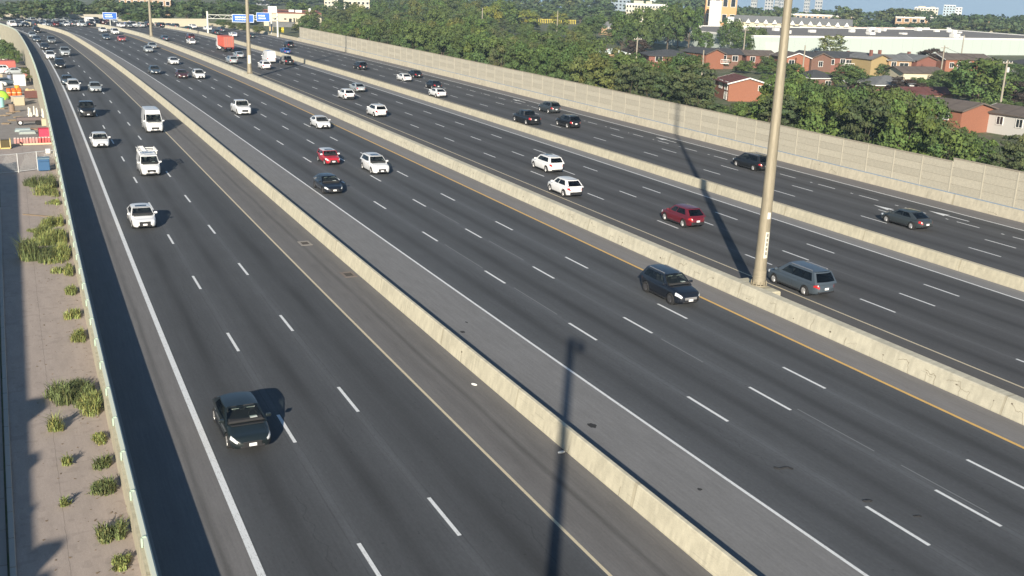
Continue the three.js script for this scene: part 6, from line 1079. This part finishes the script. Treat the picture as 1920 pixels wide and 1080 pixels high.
// weeds along the strip: arching blades and leafy stalks
function weed(s, d, r, h, n, c, label, kind = 'weed_clump') {
  const pos = [], col = [], subs = []; for (let k = 0; k < 9; k++) { const a = rr(0, 6.283), q = r * rr(0.1, 0.95); subs.push([Math.cos(a) * q, Math.sin(a) * q, r * rr(0.2, 0.5), rr(0.35, 1.1), rr(0.75, 1.3)]); }
  n = Math.round(n * 3.2); r *= 1.12; h *= 1.15; const ct = Math.cos(heading(s)), st = Math.sin(heading(s)), lim = LN.W(s) - 0.5 - d;
  for (let i = 0; i < n; i++) {
    const S = subs[i % 9], a = rr(0, 6.283), q = Math.sqrt(-Math.log(1 - 0.93 * rnd())) * 0.75 * S[2], x = S[0] + Math.cos(a) * q, z = S[1] + Math.sin(a) * q; if (x * ct + z * st > lim) continue; const b = rr(0, 6.283), hh = h * S[3] * rr(0.3, 1.1) * Math.max(0.25, 1 - 0.3 * q / S[2]), lean = rr(0.1, 0.8) * hh, w = rr(0.008, 0.028);
    const px = Math.cos(b + 1.57) * w, pz = Math.sin(b + 1.57) * w, mx = x + Math.cos(b) * lean * 0.35, mz = z + Math.sin(b) * lean * 0.35, ex = x + Math.cos(b) * lean, ez = z + Math.sin(b) * lean;
    const k = rr(0.65, 1.35) * S[4], y = rnd() < 0.3 ? 1 : 0, cc = [c[0] * k * (1 + y * 0.25), c[1] * k, c[2] * k];
    const V = [[x - px, 0, z - pz], [x + px, 0, z + pz], [mx - px, hh * 0.65, mz - pz], [mx + px, hh * 0.65, mz + pz], [ex, hh * (1 - 0.25 * rnd()), ez]];
    for (const j of [0, 1, 2, 2, 1, 3, 2, 3, 4]) { pos.push(...V[j]); col.push(...cc); }
    if (i % 2) { const lx = mx + rr(-0.1, 0.1), ly = hh * rr(0.3, 0.9), lz = mz + rr(-0.1, 0.1), e = rr(0.03, 0.075); for (const [u, v] of [[-e, 0], [0, e * 0.8], [e, 0], [-e, 0], [e, 0], [0, -e * 0.8]]) { pos.push(lx + u * Math.cos(a), ly + v * 0.6, lz + u * Math.sin(a) + v * 0.8); col.push(...cc.map(t => t * 1.1)); } }
  }
  const g = new THREE.BufferGeometry(); g.setAttribute('position', new THREE.Float32BufferAttribute(pos, 3)); g.setAttribute('color', new THREE.Float32BufferAttribute(col, 3)); g.computeVertexNormals();
  const m = single(kind, g, leafM, label, 'weeds', 'weeds along the parapet'); m.position.copy(at(s, d, 0)); return m;
}
const WG = [0.18, 0.22, 0.07], WD = [0.115, 0.15, 0.055];
weed(101, 3.0, 1.7, 1.2, 700, WD, 'dark green weed thicket nearest the blue bin'); weed(97.5, 2.9, 2.0, 0.8, 800, WG, 'light green grass spreading before the blue bin'); weed(93, 3.4, 1.2, 0.5, 300, WG, 'thin dry grass on the slope beyond the blue bin');
weed(85, 3.2, 1.5, 0.9, 700, WG, 'wide pale weed patch with a darker bush beside it'); weed(80, 2.7, 2.1, 1.1, 1300, WG, 'largest bright weed mass against the parapet'); weed(75, 2.9, 1.9, 0.9, 1000, WG, 'light weeds beyond the largest weed mass'); weed(83, 1.6, 0.6, 0.3, 120, WG, 'sparse sprouts ahead of the largest weed mass');
weed(74.8, 1.5, 1.2, 1.6, 1000, WD, 'rounded dark bush standing out from the parapet at the shade edge'); weed(70.5, 3.2, 0.9, 0.7, 420, WG, 'thin weed tuft beyond the dark bush'); weed(66, 3.2, 0.8, 0.6, 320, WG, 'narrow grass strip along the parapet foot'); weed(57, 2.9, 0.7, 0.5, 300, WG, 'small tuft beside the clean pavement'); weed(61, 3.0, 0.6, 0.5, 240, WG, 'faint tuft between strip and small tuft');
weed(48.8, 2.3, 1.1, 1.0, 900, WD, 'leafy green clump leaning over the pavement'); weed(47.2, 2.7, 1.0, 0.8, 700, WG, 'light green grass under the leafy clump'); weed(45.2, 1.1, 0.28, 0.9, 120, WG, 'lone tall stalk in the pavement joint'); weed(43.5, 2.75, 0.5, 0.45, 220, WG, 'little weed tuft at the parapet foot beyond the grass'); weed(41.0, 2.75, 0.55, 0.5, 240, WD, 'low green tuft between two pavement stains');
weed(41.5, 1.3, 0.18, 0.5, 60, WG, 'tiny sprout far out on the pavement'); weed(38.6, 2.45, 0.55, 0.6, 340, WD, 'round green weed on a dry patch'); weed(35.2, 2.4, 0.6, 0.6, 380, WD, 'round green weed with pale leaves beyond the dry patch'); weed(33, 2.65, 0.5, 0.4, 200, WG, 'dry tuft at the parapet foot beyond the round weeds'); weed(38, 1.0, 0.2, 0.45, 50, WG, 'tiny sprout near the shade edge');
{ // grit, dead stalks and pebbles scattered over the strip
  const gp = []; for (let k = 0; k < 420; k++) { const s = rr(26, 106), d = LN.W(s) - 0.5 - Math.pow(rnd(), 2) * 2.6, q = at(s, d, 0.01), e = rr(0.012, 0.05), g = new THREE.TetrahedronGeometry(e); g.scale(rr(0.8, 3), 0.5, rr(0.8, 2)); g.rotateY(rr(0, 6)); g.translate(q.x, q.y, q.z); gp.push(g); }
  const m = single('grit', mergeGeometries(gp), std(RGB(0.16, 0.12, 0.08), 0.95), 'grit and dead stalks strewn over the pavement strip', 'grit'); m.userData.kind = 'stuff';
}
{
  const w2 = std(RGB(0.2, 0.15, 0.1), 0.9);
  const plank = single('plank', bx(2.6, 0.06, 0.16), w2, 'old plank lying across the pavement', 'plank'); plank.position.copy(at(88.5, 1.9, 0.04)); plank.rotation.y = -0.2;
}
// chain link fence across the strip
{
  const t = thing('fence', 'chain link fence closing off the yard', 'fence'), gm = std(RGB(0.55, 0.56, 0.56), 0.5, { metalness: 0.3 }), P = d => at(108 + (d > 2 ? 0.4 : 0) + 0.3 * d, d, 0);
  const ds = [-0.9, 0.9, 2.6, 4.3]; ds.forEach(d => { const p = P(d); mesh('post', cyl(0.05, 0.05, 1.85, p.x, 0, p.z, 8), gm, t); });
  for (let k = 0; k < 3; k++) { const a = P(ds[k]), b = P(ds[k + 1]); for (const y of [1.8, 0.12]) mesh('rail', bar([a.x, y, a.z], [b.x, y, b.z], 0.035), gm, t); const wires = []; for (let i = 0; i < 26; i++) { const u = i / 26, v = Math.min(1, u + 0.5), u2 = Math.max(0, u - 0.5); const q = (f, y) => [a.x + (b.x - a.x) * f, y, a.z + (b.z - a.z) * f]; wires.push(bar(q(u, 0.12), q(v, 0.12 + (v - u) * 3.3), 0.006, 3), bar(q(u, 0.12), q(u2, 0.12 + (u - u2) * 3.3), 0.006, 3)); } mesh('mesh_panel', mg(wires), gm, t); }
}
{
  const p = at(109, 3.15), t = thing('waste_bin', 'blue plastic waste bin with a grey lid behind the fence', 'bin', [p.x, 0, p.z], yawOf(109)), bm = std(RGB(0.03, 0.10, 0.22), 0.6);
  mesh('body', rb(1.2, 1.1, 1.05, 0, 0.6, 0, 0.08), bm, t); mesh('lid', rb(1.3, 0.1, 1.12, 0.03, 1.2, 0, 0.05), std(RGB(0.16, 0.24, 0.3), 0.6), t); mesh('handle', bx(0.06, 0.06, 0.8, -0.66, 1.0, 0), bm, t); for (const z of [0.4, -0.4]) mesh('wheel', new THREE.CylinderGeometry(0.1, 0.1, 0.08, 12).rotateX(Math.PI / 2).translate(0.5, 0.1, z), tyreM, t);
}
// things stored in the yard
const yardAt = (s, d) => at(s, d, yardLevel(s) + 0.02);
function stored(name, label, cat, s, d, parts, turn = 0, group) { const p = yardAt(s, d), t = thing(name, label, cat, [p.x, p.y, p.z], yawOf(s) + turn, group); for (const [n, g, m] of parts) mesh(n, g, m, t); return t; }
const M = (r, g, b, k = 0.75) => std(RGB(r, g, b), k);
stored('small_box', 'small white box alone on the yard floor by the parapet', 'box', 119, 3.9, [['body', rb(0.45, 0.42, 0.45, 0, 0.22, 0), M(0.75, 0.74, 0.72)], ['lid', bx(0.48, 0.05, 0.48, 0, 0.46, 0), M(0.6, 0.6, 0.6)]]);
for (let k = 0; k < 12; k++) stored('barrier_block', 'pinkish red barrier block in the row across the yard', 'barrier block', 126 + rr(-0.1, 0.1), 0.9 + k * 0.31, [['body', rb(0.9, 0.62, 0.25, 0, 0.32, 0, 0.05), M(0.42 + 0.1 * (k % 3), k > 7 ? 0.10 : 0.24, k > 7 ? 0.10 : 0.22)], ['cap', bx(0.5, 0.08, 0.2, 0, 0.66, 0), M(0.6, 0.5, 0.46)]], rr(-0.1, 0.1), 'barrier blocks lined up across the yard');
stored('timber', 'pale timber sill in front of the barrier blocks', 'timber', 125.1, 2.6, [['beam', bx(0.18, 0.16, 4.2, 0, 0.1, 0), M(0.62, 0.5, 0.34)]]);
stored('crate', 'yellow framed crate at the end of the barrier blocks', 'crate', 123.4, -0.1, [['frame', mg([bx(0.9, 0.12, 1.1, 0, 0.06, 0), bx(0.1, 1.0, 0.1, 0.4, 0.5, 0.5), bx(0.1, 1.0, 0.1, 0.4, 0.5, -0.5), bx(0.1, 1.0, 0.1, -0.4, 0.5, 0.5), bx(0.1, 1.0, 0.1, -0.4, 0.5, -0.5), bx(0.9, 0.1, 0.1, 0, 1.0, 0.5), bx(0.9, 0.1, 0.1, 0, 1.0, -0.5)]), M(0.6, 0.47, 0.18)], ['load', rb(0.7, 0.8, 0.8, 0, 0.5, 0), M(0.08, 0.06, 0.02)]]);
stored('skip', 'bright red box with dark end against the parapet', 'box', 134.6, 4.15, [['body', rb(1.3, 0.85, 1.15, 0, 0.43, 0), M(0.62, 0.04, 0.09)], ['end_panel', bx(1.1, 0.8, 0.08, 0, 0.42, -0.62), M(0.12, 0.03, 0.03)], ['lid', bx(1.34, 0.06, 1.2, 0, 0.88, 0), M(0.5, 0.03, 0.07)]]);
for (const [s, d, c, lab] of [[143, 2.0, [0.42, 0.5, 0.5], 'pale grey slab stack beside the dark trailer'], [139, 2.4, [0.4, 0.45, 0.43], 'flat grey sheet stack beside the red box']]) stored('slab_stack', lab, 'slabs', s, d, [0, 1, 2].map(k => ['slab', bx(1.5, 0.08, 1.9 - k * 0.12, k * 0.05, 0.05 + k * 0.1, 0), M(...c)]));
stored('timber_stack', 'low stack of brown timbers before the dark trailer', 'timber', 145, 3.6, [0, 1, 2, 3].map(k => ['timber', bx(0.2, 0.18, 1.6, -0.4 + k * 0.26, 0.1, 0), M(0.24, 0.16, 0.11)]));
stored('flatbed_trailer', 'dark flatbed trailer with a white hub parked across the yard', 'trailer', 154, 3.0, [['bed', rb(1.5, 0.5, 3.1, 0, 0.75, 0), M(0.07, 0.06, 0.06)], ['side', bx(0.1, 0.4, 3.0, -0.75, 0.9, 0), M(0.14, 0.11, 0.11)], ...[-1.1, 1.1].map(z => ['wheel', new THREE.CylinderGeometry(0.4, 0.4, 0.3, 16).rotateZ(Math.PI / 2).translate(-0.6, 0.4, z), tyreM]), ['hub', new THREE.CylinderGeometry(0.2, 0.2, 0.32, 12).rotateZ(Math.PI / 2).translate(-0.62, 0.4, -1.1), M(0.8, 0.8, 0.78)]]);
stored('tan_box', 'tan box at the end of the dark trailer', 'box', 152, 4.9, [['body', rb(1.0, 0.9, 0.9, 0, 0.45, 0), M(0.46, 0.40, 0.28)], ['lid', bx(1.04, 0.06, 0.94, 0, 0.92, 0), M(0.5, 0.42, 0.3)]]);
for (let k = 0; k < 14; k++) stored('concrete_post', 'pale concrete marker post in the bunch by the parapet', 'post', 166 + (k % 5) * 2.6, 3.6 + (k / 5 | 0) * 0.85 + rr(-0.2, 0.2), [['shaft', cyl(0.16, 0.1, 0.8 + 0.5 * rnd(), 0, 0.1, 0, 8), M(0.62, 0.6, 0.54)], ['foot', bx(0.5, 0.12, 0.5, 0, 0.06, 0), M(0.5, 0.5, 0.46)]], 0, 'concrete marker posts by the parapet');
for (let k = 0; k < 9; k++) stored('barrel', 'bright orange barrel in the heap beside the lime one', 'barrel', 208 + (k % 3) * 1.1, 1.6 + (k / 3 | 0) * 0.85, [['body', cyl(0.42, 0.36, 1.3, 0, 0, 0, 12), M(0.72, 0.15, 0.01)], ['band', cyl(0.41, 0.4, 0.15, 0, 0.7, 0, 12), M(0.7, 0.5, 0.3)], ['base', cyl(0.5, 0.5, 0.1, 0, 0, 0, 12), tyreM]], 0, 'orange barrels heaped in the yard');
stored('tarpaulin_pile', 'lime green tarpaulin over a pile', 'tarpaulin', 204.5, 0.3, [['cover', new THREE.SphereGeometry(1.1, 12, 8).scale(0.9, 1.1, 1.1).translate(0, 0.3, 0), M(0.34, 0.62, 0.05)], ['base', bx(1.6, 0.3, 2, 0, 0.1, 0), M(0.1, 0.12, 0.06)]]);
stored('tank', 'pale cyan tank standing before the lime tarpaulin', 'tank', 193.5, -0.2, [['body', cyl(0.7, 0.7, 1.5, 0, 0, 0, 14), M(0.36, 0.66, 0.66)], ['lid', cyl(0.3, 0.3, 0.15, 0, 1.5, 0, 12), M(0.3, 0.5, 0.5)]]);
stored('steel_ramp', 'rusty brown steel ramp leaning by the parapet', 'ramp', 206, 5.1, [['deck', bx(2.6, 0.12, 2.2, 0, 0.7, 0).rotateZ(0.35), M(0.17, 0.07, 0.055)], ['leg', bx(0.15, 1.2, 0.15, 1, 0.6, 0.9), M(0.3, 0.2, 0.15)], ['leg', bx(0.15, 1.2, 0.15, 1, 0.6, -0.9), M(0.3, 0.2, 0.15)]]);
for (let k = 0; k < 7; k++) { const g = new THREE.IcosahedronGeometry(0.6, 1), pa = g.attributes.position; for (let i = 0; i < pa.count; i++) { const q = 0.8 + 0.3 * Math.sin(pa.getX(i) * 5 + k) * Math.cos(pa.getZ(i) * 4); pa.setXYZ(i, pa.getX(i) * q, pa.getY(i) * q * 0.7, pa.getZ(i) * q); } g.computeVertexNormals(); const m = single('boulder', g, M(0.52, 0.42, 0.24, 0.95), 'tan boulder in the heap behind the rusty ramp', 'boulder', 'tan boulders behind the ramp'); m.position.copy(yardAt(213 + (k % 3) * 1.2, 4.9 + (k / 3 | 0) * 0.7)); m.position.y += 0.3; }
stored('container', 'white storage container beside the orange barrels', 'container', 228, 4.1, [['body', rb(3.6, 2.0, 2.1, 0, 1.05, 0, 0.05), M(0.74, 0.74, 0.72)], ['door', bx(0.06, 1.8, 1.0, -1.81, 1.05, 0.5), M(0.66, 0.7, 0.68)], ['door', bx(0.06, 1.8, 1.0, -1.81, 1.05, -0.5), M(0.66, 0.7, 0.68)]]);
for (let k = 0; k < 8; k++) stored('pallet', 'loose wooden pallet lying on the yard floor', 'pallet', 158 + k * 5.5 + rr(-1, 1), 0.2 + (k % 3) * 0.9, [0, 1, 2, 3].map(q => ['board', bx(1.1, 0.05, 0.2, 0, 0.12, -0.4 + q * 0.27), M(0.36, 0.27, 0.17)]).concat([['runner', bx(0.1, 0.1, 1.0, 0.4, 0.05, 0), M(0.3, 0.22, 0.14)], ['runner', bx(0.1, 0.1, 1.0, -0.4, 0.05, 0), M(0.3, 0.22, 0.14)]]), rr(-1, 1), 'loose pallets in the yard');
for (const [s, d, c, lab] of [[216, 3.2, [0.7, 0.34, 0.04], 'amber drum beside the orange barrels'], [199, 3.4, [0.5, 0.47, 0.42], 'grey drum before the rusty ramp'], [221, 0.6, [0.68, 0.66, 0.62], 'white drum behind the orange barrels'], [185, 1.4, [0.24, 0.17, 0.12], 'brown drum near the cyan tank'], [236, 2.6, [0.2, 0.24, 0.34], 'blue drum behind the white container']]) stored('drum', lab, 'drum', s, d, [['body', cyl(0.42, 0.42, 1.2, 0, 0, 0, 14), M(...c)], ['rim', cyl(0.45, 0.45, 0.08, 0, 1.15, 0, 14), M(...c)], ['rim', cyl(0.45, 0.45, 0.06, 0, 0.55, 0, 14), M(...c)]]);
for (const [s, d, lab] of [[238, 0.4, 'beige site hut behind the parked cars'], [196, 2.6, 'pile of tan timber beside the brown drum']]) stored('site_load', lab, 'stack', s, d, [['stack', rb(2.4, 1.3, 1.6, 0, 0.65, 0, 0.06), M(0.5, 0.42, 0.3)], ['cover', rb(2.5, 0.12, 1.7, 0, 1.36, 0, 0.04), M(0.55, 0.5, 0.42)]], 0.2);
stored('container', 'salmon red container at the back of the yard', 'container', 263, 3.1, [['body', rb(4.2, 1.9, 3.6, 0, 1.0, 0, 0.05), M(0.48, 0.12, 0.10)], ['door', bx(0.06, 1.6, 1.6, -2.11, 1.0, 0.8), M(0.44, 0.11, 0.09)], ['door', bx(0.06, 1.6, 1.6, -2.11, 1.0, -0.9), M(0.44, 0.11, 0.09)]]);
stored('tarpaulin_pile', 'salmon pink tarpaulin heap close under the retaining wall', 'tarpaulin', 243, 5.6, [['cover', new THREE.SphereGeometry(1, 12, 8).scale(1.3, 0.8, 1).translate(0, 0.1, 0), M(0.62, 0.24, 0.2)], ['base', bx(2, 0.2, 1.6, 0, 0.1, 0), M(0.3, 0.15, 0.12)]]);
for (const [k, c, s, d, lab] of [['sedan', 'bluegrey', 229, 1.6, 'dark blue car parked beside the white container'], ['pickup', 'white', 253, 2.0, 'white pickup parked before the salmon container'], ['sedan', 'silver', 251, 4.4, 'grey car parked beside the white pickup in the yard'], ['suv', 'white', 226, -0.6, 'white suv parked beside the dark blue car in the yard']]) { const p = yardAt(s, d); vehicle(k, c, p.x, p.z, heading(s) + 1.5, 1, lab, '', p.y); }
{
  const p = yardAt(289, 3.6), t = thing('lamp_post', 'leaning whitish lamp post above the yard shrubs', 'lamp post', [p.x, p.y, p.z]); mesh('pole', bar([0, 0, 0], [-0.9, 11.5, 0], 0.3, 10, 0.2), M(0.62, 0.66, 0.56), t); mesh('lamp_head', rb(1.4, 0.3, 0.5, -1.2, 11.5, 0, 0.1), M(0.5, 0.5, 0.48), t);
  for (const [s, d, h, w, lab] of [[276, 4.2, 5.2, 5, 'dark green yard tree under the lamp post'], [272, 5.6, 3.6, 3.4, 'shaggy yard shrub tight to the retaining wall'], [283, 3.0, 5.5, 5, 'dense yard tree behind the shrubs'], [248, 6.1, 1.8, 2.4, 'dry olive yard bush beside the pink tarpaulin'], [233, 6.1, 1.6, 2.0, 'dry olive yard bush at the white container']]) { const q = yardAt(s, d), tr = thing('tree', lab, h < 3 ? 'shrub' : 'tree', [q.x, q.y - 0.05, q.z], s); const pr = (TP[h < 3 ? 'olive' : 'ash'] ??= KIND[h < 3 ? 'olive' : 'ash'].map(treeProto))[0]; mesh('trunk', pr.trunk, barkM, tr); mesh('crown', pr.crown, leafM, tr); tr.scale.set(w, h, w); }
}
renderer.render(scene, camera);
